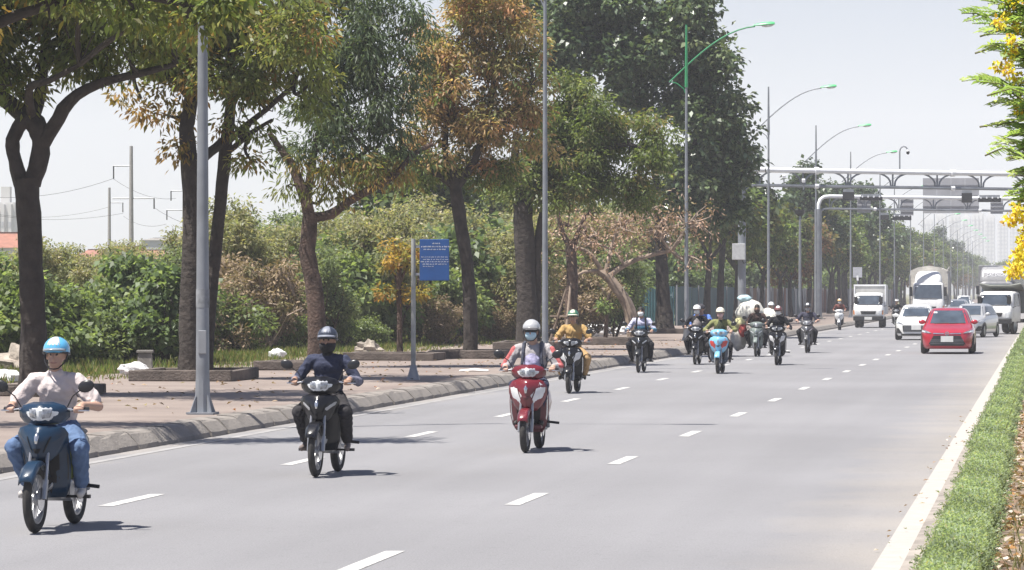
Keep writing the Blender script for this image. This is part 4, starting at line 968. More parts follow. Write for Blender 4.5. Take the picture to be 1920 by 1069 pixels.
# ================================================================ motorbikes and riders (local: forward -Y, up Z, ground z = 0)
def wheel(parent, y, R, wd, spokes, name):
    r = MB(); r.torus((0, 0, 0), R - .042, .042, 'X', 32, 10, ry=wd / 2); t = r.build(name, RUBBER, parent); t.location = (0, y, R)
    m = MB(); m.torus((0, 0, 0), R - .085, .016, 'X', 28, 6, ry=.030)
    m.disc((0, 0, 0), .055, .10, 'X', 14)
    for k in range(spokes):
        a = 2 * PI * k / spokes; d = Vector((0, math.cos(a), math.sin(a))); e = Vector((0, math.cos(a + .18), math.sin(a + .18)))
        m.tube([d * .05, (d + e) * .5 * (R - .09)], [.016, .012] if spokes < 9 else [.004, .004], 6)
    m.build('rim', ALLOY, t)
    MB().disc((.05, 0, 0), .10, .006, 'X', 18).build('brake_disc', CHROME, t)
    return t
def shell(levels, nx=9, pw=1.35):
    """curved panel: levels of (z, half width, y centre, y side)"""
    rows = []
    for z, w, yc, ys in levels:
        rows.append([(w * (2 * k / (nx - 1) - 1), yc + (ys - yc) * abs(2 * k / (nx - 1) - 1) ** pw, z) for k in range(nx)])
    return MB().grid(rows)
def on_shell(levels, u, z, off=.006, pw=1.35):
    zs = [l[0] for l in levels]; o = np.argsort(zs)
    f = lambda i: float(np.interp(z, [zs[k] for k in o], [levels[k][i] for k in o]))
    w, yc, ys = f(1), f(2), f(3); return Vector((w * u, yc + (ys - yc) * abs(u) ** pw - off, z))
def shell_poly(levels, uz, off=.006, n=4):
    """panel that follows the shell; uz = outline (u, z), filled from its centre"""
    pts = []
    for i in range(len(uz)):
        a, b = uz[i], uz[(i + 1) % len(uz)]
        for k in range(n): pts.append((a[0] + (b[0] - a[0]) * k / n, a[1] + (b[1] - a[1]) * k / n))
    c = (sum(p[0] for p in uz) / len(uz), sum(p[1] for p in uz) / len(uz))
    mb = MB(); N = len(pts); V = [on_shell(levels, *c, off + .006)]
    for t in (.5, 1.0): V += [on_shell(levels, c[0] + (p[0] - c[0]) * t, c[1] + (p[1] - c[1]) * t, off + (.006 if t < 1 else 0)) for p in pts]
    F = [(0, 1 + k, 1 + (k + 1) % N) for k in range(N)] + [(1 + k, 1 + N + k, 1 + N + (k + 1) % N, 1 + (k + 1) % N) for k in range(N)]
    return mb.add(V, F)
def motorbike(px, py, label, body, style='underbone', second=None, lights='wide', mirrors=True, group='motorbikes riding towards the camera', yawd=0.0, rims=5, lean=0.0, inserts=None, name='motorbike'):
    p = G(px, py); sc = style == 'scooter'
    wb = 1.24 if sc else 1.22; R = .258 if sc else .282
    root = empty(name, (p.x, p.y + wb / 2, 0), math.radians(yawd), label, 'motorbike', group); root.rotation_euler = (0, math.radians(lean), math.radians(yawd))
    BM = body; DK = second or pm('bike_dark_plastic', (.011, .011, .013), .55, var=.3, spec=.3)
    wheel(root, -wb / 2, R, .085 if sc else .075, rims, 'front_wheel'); wheel(root, wb / 2, R, .10 if sc else .085, rims, 'rear_wheel')
    for sx in (-1, 1):
        f = MB(); f.tube([(sx * .075, -wb / 2, R), (sx * .078, -wb / 2 + .05, R + .16)], .024, 8); f.tube([(sx * .078, -wb / 2 + .05, R + .15), (sx * .07, -wb / 2 + .15, R + .45)], .016, 8)
        f.build('fork_leg', ALLOY, root)
    # front mudguard: arch over the wheel
    rows = []
    for k in range(11):
        a = math.radians(18 + 122 * k / 10); w = .058 + .016 * math.sin(PI * k / 10)
        rr = R + .035
        rows.append([(w * x, -wb / 2 - rr * math.cos(a) * 1.02 + .0, R + rr * math.sin(a) - (.03 if abs(x) > .9 else 0) - .0) for x in (-1, -.6, 0, .6, 1)])
    MB().grid(rows[1:]).build('front_mudguard', BM, root, solid=.008)
    # leg shield / apron
    if sc:
        lv = [(.915, .10, -.47, -.42), (.885, .19, -.53, -.40), (.82, .235, -.57, -.38), (.74, .235, -.578, -.37), (.66, .21, -.565, -.37), (.58, .165, -.535, -.39), (.52, .11, -.505, -.42)]
        lo = [(.80, .235, -.385, -.30), (.62, .245, -.375, -.27), (.45, .235, -.35, -.25), (.34, .21, -.31, -.23), (.27, .17, -.28, -.20)]
    else:
        lv = [(.89, .10, -.46, -.42), (.868, .185, -.50, -.39), (.82, .212, -.54, -.36), (.76, .20, -.562, -.36), (.70, .17, -.557, -.38), (.64, .125, -.535, -.42), (.60, .085, -.515, -.45)]
        lo = [(.80, .195, -.375, -.30), (.66, .205, -.365, -.28), (.5, .195, -.34, -.22), (.38, .175, -.30, -.17), (.28, .13, -.26, -.14)]
    sh = shell(lv, 13).build('front_cowl', BM, root, solid=.02)
    ls = shell(lo, 13).build('leg_shield', BM if not sc else DK, root, solid=.02)
    MB().tube([(0, -.43, .78), (0, -.39, .97)], .05, 10).build('steering_neck', BLACK_PLASTIC, root)
    # dark panel painting in the shade behind the front wheel; emblem and indicator panels
    shell_poly(lo, [(-.62, .72), (.62, .72), (.62, .45), (.55, .31), (-.55, .31), (-.62, .45)], .012).build('wheel_shade_panel', pm('bike_dark_plastic', (.011, .011, .013)), ls)
    shell_poly(lv, [(-.42, .81), (0, .875), (.42, .81), (.22, .69), (0, .665), (-.22, .69)], .022).build('nose_panel', BM, sh)
    ins = inserts or LENS
    if sc:
        for s in (-1, 1): shell_poly(lv, [(s * .24, .71), (s * .78, .875), (s * .95, .81), (s * .90, .68), (s * .48, .61)], .014).build('indicator_panel', ins, sh)
    else:
        for s in (-1, 1): shell_poly(lv, [(s * .35, .735), (s * .92, .83), (s * .96, .79), (s * .50, .70)], .012).build('indicator_panel', ins, sh)
    for s in (-1, 1):
        shell_poly(lo, [(s * .90, .74), (s * .985, .72), (s * .985, .36), (s * .90, .38)], .010).build('edge_trim', BLACK_PLASTIC if not sc else CHROME, ls)
        shell_poly(lv, [(s * .46, .80), (s * .52, .80), (s * .36, .665), (s * .30, .665)], .020).build('panel_gap', DK, sh)
    shell_poly(lv, [(-.10, .80), (0, .845), (.10, .80), (.05, .74), (-.05, .74)], .034).build('emblem', CHROME, sh)
    shell_poly(lv, [(-.22, .70), (.22, .70), (.12, .66), (-.12, .66)], .034, 2).build('vent', DK, sh)
    # handlebar cover and headlight
    hz = 1.0 if sc else .99
    hv = [(hz + .085, .08, -.40, -.36), (hz + .06, .17, -.455, -.34), (hz + .02, .215, -.49, -.32), (hz - .03, .21, -.495, -.31), (hz - .075, .165, -.47, -.33), (hz - .10, .06, -.42, -.36)]
    hd = shell(hv, 13).build('handlebar_cover', BM, root, solid=.02)
    MB().ell((0, -.36, hz), (.16, .07, .075)).build('cover_back', DK, hd)
    if lights == 'wide': shell_poly(hv, [(-.95, hz + .025), (-.5, hz + .055), (.5, hz + .055), (.95, hz + .025), (.80, hz - .045), (.35, hz - .085), (-.35, hz - .085), (-.80, hz - .045)], .012).build('headlight', LENS, hd)
    elif lights == 'round': shell_poly(hv, [(.42 * math.cos(a), hz - .01 + .062 * math.sin(a)) for a in [k * PI / 5 for k in range(10)]], .012, 2).build('headlight', LENS, hd)
    else:
        for s in (-1, 1): shell_poly(hv, [(s * .12, hz + .03), (s * .70, hz + .045), (s * .75, hz), (s * .3, hz - .06), (s * .1, hz - .05)], .012).build('headlight', LENS, hd)
    for s in (-1, 1): shell_poly(hv, [(s * .14, hz + .035), (s * .50, hz + .035), (s * .42, hz - .035), (s * .14, hz - .045)], .026, 2).build('reflector', pm('reflector', (.30, .31, .33), .15, .5, var=.5, scale=30), hd)
    bar = MB(); bar.tube([(-.34, -.27, hz + .03), (-.2, -.33, hz + .03), (0, -.36, hz + .01), (.2, -.33, hz + .03), (.34, -.27, hz + .03)], .012, 8); bar.build('handlebar', CHROME, root)
    for s in (-1, 1):
        MB().tube([(s * .23, -.318, hz + .03), (s * .365, -.258, hz + .03)], .019, 8).build('grip', BLACK_PLASTIC, root)
        MB().tube([(s * .21, -.36, hz + .035), (s * .30, -.355, hz + .02), (s * .38, -.315, hz + .02)], .007, 6).build('brake_lever', CHROME, root)
        if mirrors:
            st = MB().tube([(s * .20, -.34, hz + .05), (s * .25, -.36, hz + .14), (s * .33, -.37, hz + .20)], .006, 6).build('mirror_stalk', BLACK_PLASTIC, root)
            MB().ell((s * .37, -.375, hz + .225), (.072, .022, .052), rotm(0, s * -.3, 0), 12, 8).build('mirror', MIRRORGL, st)
    # body behind the rider's legs, seat, tail
    seat = MB(); secs = []
    for y, z, w, h in ((-.16, .70, .06, .05), (-.05, .75, .105, .055), (.15, .765, .135, .06), (.38, .785, .14, .06), (.60, .80, .12, .055), (.72, .80, .07, .04)):
        secs.append([(w * math.cos(a), y, z + h * (math.sin(a) if math.sin(a) > 0 else .8 * math.sin(a)) * .75) for a in [2 * PI * k / 12 for k in range(12)]])
    seat.rings(secs).build('seat', pm('seat_vinyl', (.02, .019, .019), .55, var=.3), root)
    bd = MB(); secs = []
    prof = ((-.22, .50, .07, .14), (-.05, .55, .12, .17), (.15, .58, .15, .17), (.40, .64, .155, .14), (.65, .70, .12, .10), (.82, .74, .05, .05)) if not sc else ((-.14, .46, .10, .17), (.0, .50, .17, .22), (.2, .53, .19, .22), (.45, .60, .185, .17), (.68, .68, .14, .12), (.86, .73, .06, .06))
    for y, z, w, h in prof: secs.append([(w * math.copysign(abs(math.cos(a)) ** .7, math.cos(a)), y, z + h * math.sin(a)) for a in [2 * PI * k / 14 for k in range(14)]])
    bd.rings(secs).build('body_panel', BM, root)
    if sc: MB().box((0, -.20, .315), (.34, .42, .05)).build('floorboard', DK, root, smooth=False, bevel=.015)
    else:
        MB().tube([(0, -.32, .66), (0, -.2, .60), (0, -.05, .62)], [.075, .085, .08], 10).build('centre_tunnel', DK, root)
    e = MB(); e.box((0, .02, .33), (.20, .34, .16)); e.tube([(0, -.14, .36), (0, -.30, .40)], .065, 10); e.tube([(-.12, .06, .32), (.13, .06, .32)], .09, 12); e.build('engine', ALLOY if not sc else DK, root, bevel=.012)
    ex = MB(); ex.tube([(-.05, -.1, .27), (-.11, .05, .24), (-.15, .30, .28), (-.16, .45, .31)], [.018, .018, .02, .04], 8); ex.tube([(-.16, .42, .305), (-.17, .85, .37)], [.05, .05], 10); ex.build('exhaust', CHROME if not sc else DK, root)
    sw = MB(); sw.tube([(.09, .12, .33), (.09, wb / 2, R)], .018, 6).tube([(-.09, .12, .33), (-.09, wb / 2, R)], .018, 6); sw.tube([(.11, wb / 2, R + .02), (.11, .45, .66)], .028, 8).tube([(-.11, wb / 2, R + .02), (-.11, .45, .66)], .028, 8); sw.build('swingarm', STEEL_DK, root)
    if not sc: MB().tube([(-.28, -.02, .275), (.28, -.02, .275)], .013, 6).box((.26, -.02, .275), (.10, .045, .03)).box((-.26, -.02, .275), (.10, .045, .03)).build('footrest_bar', BLACK_PLASTIC, root)
    for s in (-1, 1): MB().tube([(s * .12, .30, .36), (s * .30, .31, .34)], .018, 6).build('pillion_rest', BLACK_PLASTIC, root)
    rows = []
    for k in range(8):
        a = math.radians(35 + 110 * k / 7); rows.append([(x * .06, wb / 2 - (R + .05) * math.cos(a), R + (R + .05) * math.sin(a)) for x in (-1, 0, 1)])
    MB().grid(rows).build('rear_mudguard', DK, root, solid=.008)
    return root

# ---------------------------------------------------------------- people
def capsule(mb, a, b, ra, rb, n=12):
    a, b = Vector(a), Vector(b); d = (b - a); L = d.length; t = d.normalized() if L > 1e-6 else Vector((0, 0, 1))
    pts, rad = [], []
    for k in range(4): an = PI / 2 * (1 - k / 4); pts.append(a - t * ra * math.sin(an)); rad.append(max(ra * math.cos(an), .0005))
    pts.append(a); rad.append(ra); pts.append(b); rad.append(rb)
    for k in range(1, 5): an = PI / 2 * k / 4; pts.append(b + t * rb * math.sin(an)); rad.append(max(rb * math.cos(an), .0005))
    mb.tube(pts, rad, n)
def ik(a, b, l1, l2, pole):
    a, b, pole = Vector(a), Vector(b), Vector(pole); d = b - a; L = min(d.length, (l1 + l2) * .999); t = d.normalized()
    x = (l1 * l1 - l2 * l2 + L * L) / (2 * L); h = math.sqrt(max(l1 * l1 - x * x, 0)); q = pole - t * pole.dot(t); q.normalize()
    return a + t * x + q * h
SKIN = [pm('skin_light', (.46, .285, .21), .55, var=.06), pm('skin_mid', (.36, .215, .15), .55, var=.06)]
def cloth(name, col, **k): return pm(name, col, k.pop('rough', .9), var=k.pop('var', .14), scale=k.pop('scale', 9), bump=.5, bscale=14, spec=.2, **k)
def rider(bike, label, shirt, pants, sleeve='long', voxel=.012, shoes=None, skin=0, dy=0.0, dz=0.0, scooter=False, headturn=0.0, hands=None, name='person', pillion=False, scale=1.0, collar=None, neckcover=None, front=None, vneck=None, stripe=None, face=True, hair=None, gloves=None, armstripe=None):
    """one continuous body: tapered limbs, trunk, neck, head and hands merged into a single skin"""
    root = empty(name, tuple(bike.location), 0, label, 'person', 'people riding the motorbikes'); root.rotation_euler = bike.rotation_euler
    mats = []; prims = []
    def mi(m):
        if m not in mats: mats.append(m)
        return mats.index(m)
    sk = SKIN[skin]; mb = MB()
    def cap(a, b, ra, rb, m): capsule(mb, a, b, ra, rb); prims.append((np.array(a, float), np.array(b, float), ra, rb, mi(m)))
    def ell(c, r, m, rot=None):
        mb.ell(c, r, rot, 16, 12); prims.append((np.array(c, float), np.array(r, float), rot, None, mi(m)))
    rs_ = random.Random(label); oy = .12 + dy; z0 = .80 + dz; lean = rs_.uniform(-.02, .05); hk = rs_.uniform(.95, 1.04); eo = rs_.uniform(.45, 1.1); ko = rs_.uniform(.28, .6); hx = rs_.uniform(-.02, .02)
    hipy = oy + .02
    ell((0, hipy, z0 + .05), (.175, .14, .115), pants)
    ell((0, hipy - .02, z0 + .17), (.158, .115, .14), shirt); ell((0, hipy - .05, z0 + .30), (.165, .118, .15), shirt)
    ell((0, hipy - .07 - lean * .8, z0 + .41 * hk), (.178, .118, .13), shirt)
    shz = z0 + .49 * hk; shy = hipy - .07 - lean
    cap((-.14, shy, shz - .01), (.14, shy, shz - .01), .068, .068, shirt)
    cap((0, shy, shz), (0, shy - .015, shz + .11), .062, .052, neckcover or sk)
    if collar: cap((-.045, shy - .035, shz + .045), (.045, shy - .035, shz + .045), .032, .032, collar)
    if front: ell((0, hipy - .115, z0 + .30), (.125, .088, .22), front)
    hc = Vector((hx, shy - .045, shz + .200))
    ell(hc + Vector((0, .01, .02)), (.074, .092, .102), sk); ell(hc + Vector((0, -.025, -.055)), (.058, .062, .062), sk)
    if face:
        cap(hc + Vector((0, -.082, .005)), hc + Vector((0, -.104, -.028)), .010, .014, sk)
        for s in (-1, 1):
            ell(hc + Vector((s * .080, .01, -.01)), (.012, .022, .032), sk)
            ell(hc + Vector((s * .030, -.079, .008)), (.012, .010, .006), pm('eye_dark', (.03, .022, .02), .4))
            cap(hc + Vector((s * .016, -.086, .032)), hc + Vector((s * .045, -.078, .034)), .006, .005, pm('hair', (.012, .010, .010), .7, var=.3))
        cap(hc + Vector((-.022, -.082, -.062)), hc + Vector((.022, -.082, -.062)), .008, .008, pm('lips', (.34, .18, .14), .6))
    if hair: ell(hc + Vector((0, .02, .045)), (.086, .10, .092), pm('hair', (.012, .010, .010), .7, var=.3))
    elif neckcover is None: ell(hc + Vector((0, .045, .02)), (.080, .075, .095), pm('hair', (.012, .010, .010), .7, var=.3))
    hz = 1.03 if scooter else 1.02
    for s in (-1, 1):
        sh = Vector((s * .185, shy, shz - .015))
        if pillion: wr = Vector((s * .16, shy - .30, z0 + .20))
        else: wr = Vector((s * .305, -.245, hz + .035)) if hands is None else Vector(hands[0 if s < 0 else 1])
        el = ik(sh, wr, .29, .26, (s * eo, .35, -.75))
        if sleeve == 'short':
            m_ = sh.lerp(el, .72); cap(sh, m_, .072, .074, shirt); cap(m_, el, .047, .042, sk); cap(el, wr, .043, .029, sk)
        else:
            cap(sh, el, .066, .055, shirt); cap(el, el.lerp(wr, .93), .054, .042, stripe or shirt); cap(el.lerp(wr, .8), wr, .032, .029, sk)
        if armstripe:
            ou = Vector((s * .030, -.022, .016)); cap(sh.lerp(el, .1) + ou * 1.35, el + ou * 1.2, .034, .028, armstripe); cap(el.lerp(wr, .15) + ou * 1.15, el.lerp(wr, .5) + ou * .9, .028, .024, armstripe)
        gm = gloves or sk
        # palm on the grip, four fingers closing round it, thumb underneath from the side
        fw = (Vector((s * .30, -.29, hz + .02)) - wr)
        if pillion or hands is not None and s > 0 and False: fw = Vector((0, -.08, -.02))
        fw.normalize(); palm = wr + fw * .052
        cap(wr, palm, .030, .034, gm); lat = Vector((1, .45 * s, 0)).normalized() if not pillion else Vector((1, 0, 0))
        kn = palm + fw * .022
        for q in range(4):
            o_ = lat * (q - 1.5) * .0225; ln = (.036, .040, .038, .030)[q]
            k1 = kn + o_ + Vector((0, -.012, .006)); k2 = k1 + Vector((0, -.026, -.010)) * (ln / .036); k3 = k2 + Vector((0, .004, -.028)); k4 = k3 + Vector((0, .024, -.008))
            cap(palm + o_ * .7, k1, .012, .0105, gm); cap(k1, k2, .0105, .010, gm); cap(k2, k3, .010, .0095, gm); cap(k3, k4, .0095, .008, gm)
        tb = palm - lat * s * .034; cap(tb, tb + Vector((-s * .012, -.03, -.022)), .012, .010, gm); cap(tb + Vector((-s * .012, -.03, -.022)), tb + Vector((-s * .004, -.045, -.04)), .010, .008, gm)
        # legs
        hp = Vector((s * .095, hipy - .03, z0 + .03))
        if pillion: an = Vector((s * .25, .30, .43))
        elif scooter: an = Vector((s * .135, -.20, .425))
        else: an = Vector((s * .225, .0, .365))
        if isinstance(shoes, dict) and 'drop' in shoes: pass
        kn_ = ik(hp, an, .43, .42, (s * ko, -1, .30) if not scooter else (s * .22, -1, .5))
        cap(hp, kn_, .098, .080, pants); cap(kn_, kn_.lerp(an, .45), .080, .072, pants); cap(kn_.lerp(an, .45), an + (kn_ - an) * .12, .072, .066, pants)
        cap(kn_.lerp(an, .85), an, .034, .034, sk)
        sm = shoes or pm('shoe_dark', (.03, .028, .027), .6)
        cap(an + Vector((0, .035, -.035)), an + Vector((s * .015, -.06, -.055)), .036, .036, sm); cap(an + Vector((s * .012, -.05, -.058)), an + Vector((s * .03, -.145, -.066)), .036, .029, sm)
        cap(an + Vector((0, .045, -.062)), an + Vector((s * .03, -.14, -.085)), .026, .022, sm)
    tmp = link('body', mb.mesh('body_raw', False)); md = tmp.modifiers.new('r', 'REMESH'); md.mode = 'VOXEL'; md.voxel_size = voxel
    s_ = tmp.modifiers.new('s', 'SMOOTH'); s_.factor = .5; s_.iterations = 4 if voxel < .012 else 2
    dg = bpy.context.evaluated_depsgraph_get(); dg.update()
    me = bpy.data.meshes.new_from_object(tmp.evaluated_get(dg)); bpy.data.objects.remove(tmp)
    nf = len(me.polygons); cen = np.empty(nf * 3, np.float32); me.polygons.foreach_get('center', cen); cen = cen.reshape(-1, 3).astype(float)
    best = np.full(nf, 1e9); idx = np.zeros(nf, np.int32)
    for a, b, ra, rb, m in prims:
        if rb is not None:
            ab = b - a; t = (((cen - a) @ ab) / max(ab @ ab, 1e-9)).clip(0, 1); dd = np.linalg.norm(cen - a - t[:, None] * ab, axis=1) - (ra + (rb - ra) * t)
        else:
            q = cen - a; k = np.linalg.norm(q / b, axis=1); dd = (k - 1) * np.linalg.norm(q, axis=1) / np.maximum(k, 1e-6)
        u = dd < best; best[u] = dd[u]; idx[u] = m
    # creases in the cloth: small folds that run across the limbs
    keep = np.array([m.name.startswith(('skin', 'eye', 'lips', 'hair', 'shoe', 'sandal', 'mask')) for m in mats])
    nv = len(me.vertices); co = np.empty(nv * 3, np.float32); nm = np.empty(nv * 3, np.float32); me.vertices.foreach_get('co', co); me.vertices.foreach_get('normal', nm); co = co.reshape(-1, 3); nm = nm.reshape(-1, 3)
    lt = np.empty(nf, np.int32); me.polygons.foreach_get('loop_total', lt); vi = np.empty(len(me.loops), np.int32); me.loops.foreach_get('vertex_index', vi)
    w = np.ones(nv); w[vi[np.repeat(keep[idx], lt)]] = 0
    ph = [rs_.uniform(0, 6.28) for _ in range(6)]; x_, y_, z_ = co.T
    f_ = np.sin(62 * z_ + 24 * x_ + 9 * np.sin(13 * y_ + ph[0]) + ph[1]) * .5 + np.sin(45 * y_ - 38 * z_ + 7 * np.sin(17 * x_ + ph[2]) + ph[3]) * .5 + np.sin(30 * x_ * np.sign(x_) + 55 * z_ + ph[4]) * .35
    co += nm * (w * f_ * .0052)[:, None].astype(np.float32); me.vertices.foreach_set('co', co.ravel())
    me.materials.clear()
    for m in mats: me.materials.append(m)
    me.polygons.foreach_set('material_index', idx); me.polygons.foreach_set('use_smooth', [True] * nf); me.update()
    body = link('body', me, None, root)
    if scale != 1: root.scale = (scale,) * 3
    root['_head'] = tuple(hc); root['_sh'] = (0, shy, shz)
    return root
def helmet(person, mat, visor=None, stripe=None, cap=False, strap=True, tilt=-.12, size=.90, name='helmet', low=.60, beak=True):
    hc = Vector(person['_head']) + Vector((0, .012, .045)); R = rotm(tilt, 0, 0)
    h = MB(); h.ell((0, 0, 0), (.118 * size, .138 * size, .118 * size), None, 22, 10, 0, low); o = h.build(name, mat, person, solid=.012); o.location = hc; o.rotation_euler = (tilt, 0, 0)
    if beak:
        rows = []
        for k in range(9):
            a = math.radians(-62 + 124 * k / 8); c, s = math.sin(a), -math.cos(a)
            rows.append([(c * .118 * size, s * .136 * size, .005), (c * .125 * size, s * .165 * size, -.008), (c * .122 * size, s * (.165 + .028 * math.cos(a)) * size, -.020)])
        MB().grid(rows).build('peak', visor or mat, o, solid=.006)
    MB().torus((0, 0, -.030), .122 * size, .010, 'Z', 24, 6).build('rim', BLACK_PLASTIC, o)
    if stripe: MB().ell((0, 0, .002), (.121 * size, .141 * size, .121 * size), None, 8, 8, .06, .44, .66, .84).build('stripe', stripe, o, solid=.004)
    if strap:
        st = MB()
        for s in (-1, 1): st.tube([(s * .10, -.0, -.03), (s * .085, -.045, -.11), (s * .04, -.075, -.165), (0, -.08, -.172)], .006, 5)
        st.build('chin_strap', BLACK_PLASTIC, o)
    return o
def face_mask(person, mat, name='face_mask', full=False):
    hc = Vector(person['_head']); m = MB()
    if full: m.ell(hc + Vector((0, .0, -.052)), (.088, .104, .088), None, 18, 8, .42, 1.0)
    else: m.ell(hc + Vector((0, -.022, -.045)), (.074, .086, .066), None, 12, 8, .20, .88, .56, .94)
    o = m.build(name, mat, person, solid=.008)
    if not full: MB().tube([hc + Vector((-.066, -.03, -.02)), hc + Vector((-.086, .01, .0))], .003, 4).tube([hc + Vector((.066, -.03, -.02)), hc + Vector((.086, .01, .0))], .003, 4).build('ear_loop', mat, o)
    return o
def sunglasses(person):
    hc = Vector(person['_head']); MB().ell(hc + Vector((0, -.004, .012)), (.086, .098, .05), None, 14, 4, .38, .62, .56, .94).build('sunglasses', pm('sunglass', (.01, .01, .012), .15), person, solid=.006)
def backpack_straps(person, mat, bag=True):
    sx = Vector(person['_sh']); r = MB()
    for s in (-1, 1): r.tube([sx + Vector((s * .105, .09, .0)), sx + Vector((s * .105, .03, .072)), sx + Vector((s * .11, -.06, .055)), sx + Vector((s * .115, -.108, -.06)), sx + Vector((s * .125, -.115, -.20)), sx + Vector((s * .15, -.03, -.30))], .020, 6, squash=.6)
    o = r.build('backpack_strap', mat, person)
    if bag: MB().ell(sx + Vector((0, .19, -.17)), (.16, .10, .22)).build('backpack', mat, person)
def vest_panel(person, mat, z0, z1, u0, u1, name, grow=1.06):
    """open-front jacket panel lying on the chest"""
    sx = Vector(person['_sh']); m = MB(); m.ell(sx + Vector((0, .0, -.15)), (.176 * grow, .122 * grow, .24), None, 10, 8, z0, z1, u0, u1); return m.build(name, mat, person, solid=.012)

WHITE_M = pm('helmet_white', (.72, .72, .71), .3, coat=.5, var=.04); SILVER_M = pm('helmet_silver', (.55, .55, .55), .3, .3, coat=.4, var=.05)
MASK_B = pm('mask_blue', (.45, .62, .70), .9, var=.05); MASK_W = pm('mask_white', (.70, .70, .70), .9, var=.05); MASK_K = pm('mask_black', (.02, .02, .022), .9)
DKCLOTH = cloth('black_cloth', (.022, .022, .026)); JEANS = cloth('blue_jeans', (.10, .155, .27)); NAVY = cloth('navy_cloth', (.040, .046, .078)); BLKPANTS = cloth('dark_trousers', (.035, .033, .036))
# 1 -- man in a white polo shirt on a dark blue bike
b1 = motorbike(66, 1000, 'dark blue motorbike ridden by the man in the white polo shirt', pm('bike_blue', (.010, .030, .062), .32, coat=.35, var=.12, spec=.35), lights='wide', rims=18, inserts=pm('bike_blue', (.028, .07, .135)))
r1 = rider(b1, 'man in a white polo shirt, blue jeans and light blue helmet riding', cloth('white_polo', (.57, .505, .49), var=.06), JEANS, 'short', .009, pm('shoe_pale', (.50, .47, .44), .8), 0, collar=cloth('white_polo', (.62, .575, .575)))
helmet(r1, pm('helmet_blue', (.10, .38, .62), .3, coat=.5), pm('smoke_peak', (.22, .25, .28), .2), WHITE_M)
gb = MB(); gb.ell((0, 0, .16), (.10, .075, .17)); gb.box((0, 0, .16), (.15, .12, .26)); o = gb.build('shopping_bag', cloth('green_bag', (.10, .13, .045)), bevel=.02); o.location = tuple(b1.location + Vector((.115, -.13, .40))); tag(o, 'olive green bag hanging by the knee of the man in the white polo', 'bag')
# 2 -- navy hooded rider on a black bike
b2 = motorbike(592, 895, 'black motorbike with silver trim ridden by the person in a navy jacket', pm('bike_black', (.008, .008, .010), .3, coat=.3, var=.2, spec=.35), lights='wide', inserts=pm('trim_silver', (.40, .40, .41), .35, .4))
r2 = rider(b2, 'person in a navy jacket and grey peaked helmet with a black face cover', NAVY, BLKPANTS, 'long', .009, pm('sandal', (.16, .13, .12), .8), 1, neckcover=MASK_K, stripe=cloth('grey_sleeve', (.17, .17, .22)))
helmet(r2, pm('helmet_darkgrey', (.030, .036, .055), .4, coat=.2), pm('helmet_peak_grey', (.20, .215, .26), .5), pm('helmet_peak_grey', (.20, .215, .26), .5), strap=False); face_mask(r2, MASK_K, 'face_cover', True)
vest_panel(r2, cloth('grey_hem', (.26, .25, .25)), .62, .70, .55, .95, 'shirt_hem', 1.03)
# 3 -- woman on the red scooter
b3 = motorbike(985, 849, 'dark red scooter with white indicator panels', pm('bike_red', (.15, .014, .022), .3, coat=.5, var=.12), 'scooter', lights='wide', inserts=pm('indicator_white', (.72, .72, .72), .2, coat=.5), second=pm('scooter_dark_red', (.11, .03, .035), .45))
GREYJ = cloth('grey_jacket', (.36, .34, .345)); LILAC = cloth('lilac_shirt', (.46, .44, .62), var=.06)
r3 = rider(b3, 'person in a grey and red jacket, lilac shirt, silver helmet and blue mask', GREYJ, NAVY, 'long', .009, None, 0, scooter=True, front=LILAC, stripe=GREYJ, dz=.005, armstripe=cloth('red_cloth', (.44, .12, .12)))
helmet(r3, SILVER_M, pm('helmet_band', (.22, .22, .23), .3)); face_mask(r3, MASK_B); sunglasses(r3)
backpack_straps(r3, cloth('slate_strap', (.075, .08, .105)), True)
# 4 -- rider in tan uniform
BLK = pm('bike_black', (.020, .021, .024))
b4 = motorbike(1067, 738, 'black scooter ridden by the man in the tan uniform', BLK, 'scooter', lights='split', inserts=pm('trim_white', (.66, .66, .66), .25))
TAN = cloth('tan_uniform', (.42, .275, .115), var=.08)
r4 = rider(b4, 'man in a tan uniform and green helmet riding', TAN, cloth('tan_trousers', (.40, .26, .13)), 'short', .011, pm('shoe_dark', (.03, .028, .027)), 1, scooter=False, collar=TAN)
helmet(r4, pm('helmet_green', (.035, .16, .09), .35, coat=.4), pm('peak_cream', (.62, .60, .48), .4), pm('peak_cream', (.62, .60, .48), .4), strap=False)
# 5 -- student in white and teal jacket
b5 = motorbike(1197, 699, 'black motorbike ridden by the bareheaded student', pm('bike_charcoal', (.014, .015, .017), .35, coat=.3, spec=.35), lights='wide')
r5 = rider(b5, 'bareheaded student in a white and teal jacket with backpack straps and white mask', cloth('pale_jacket', (.50, .50, .64), var=.05), DKCLOTH, 'long', .013, None, 1, hair=True, stripe=cloth('teal_cloth', (.05, .15, .22)))
face_mask(r5, MASK_W); backpack_straps(r5, DKCLOTH); vest_panel(r5, cloth('teal_cloth', (.05, .15, .22)), .52, .80, 0, 1, 'teal_band', 1.04)
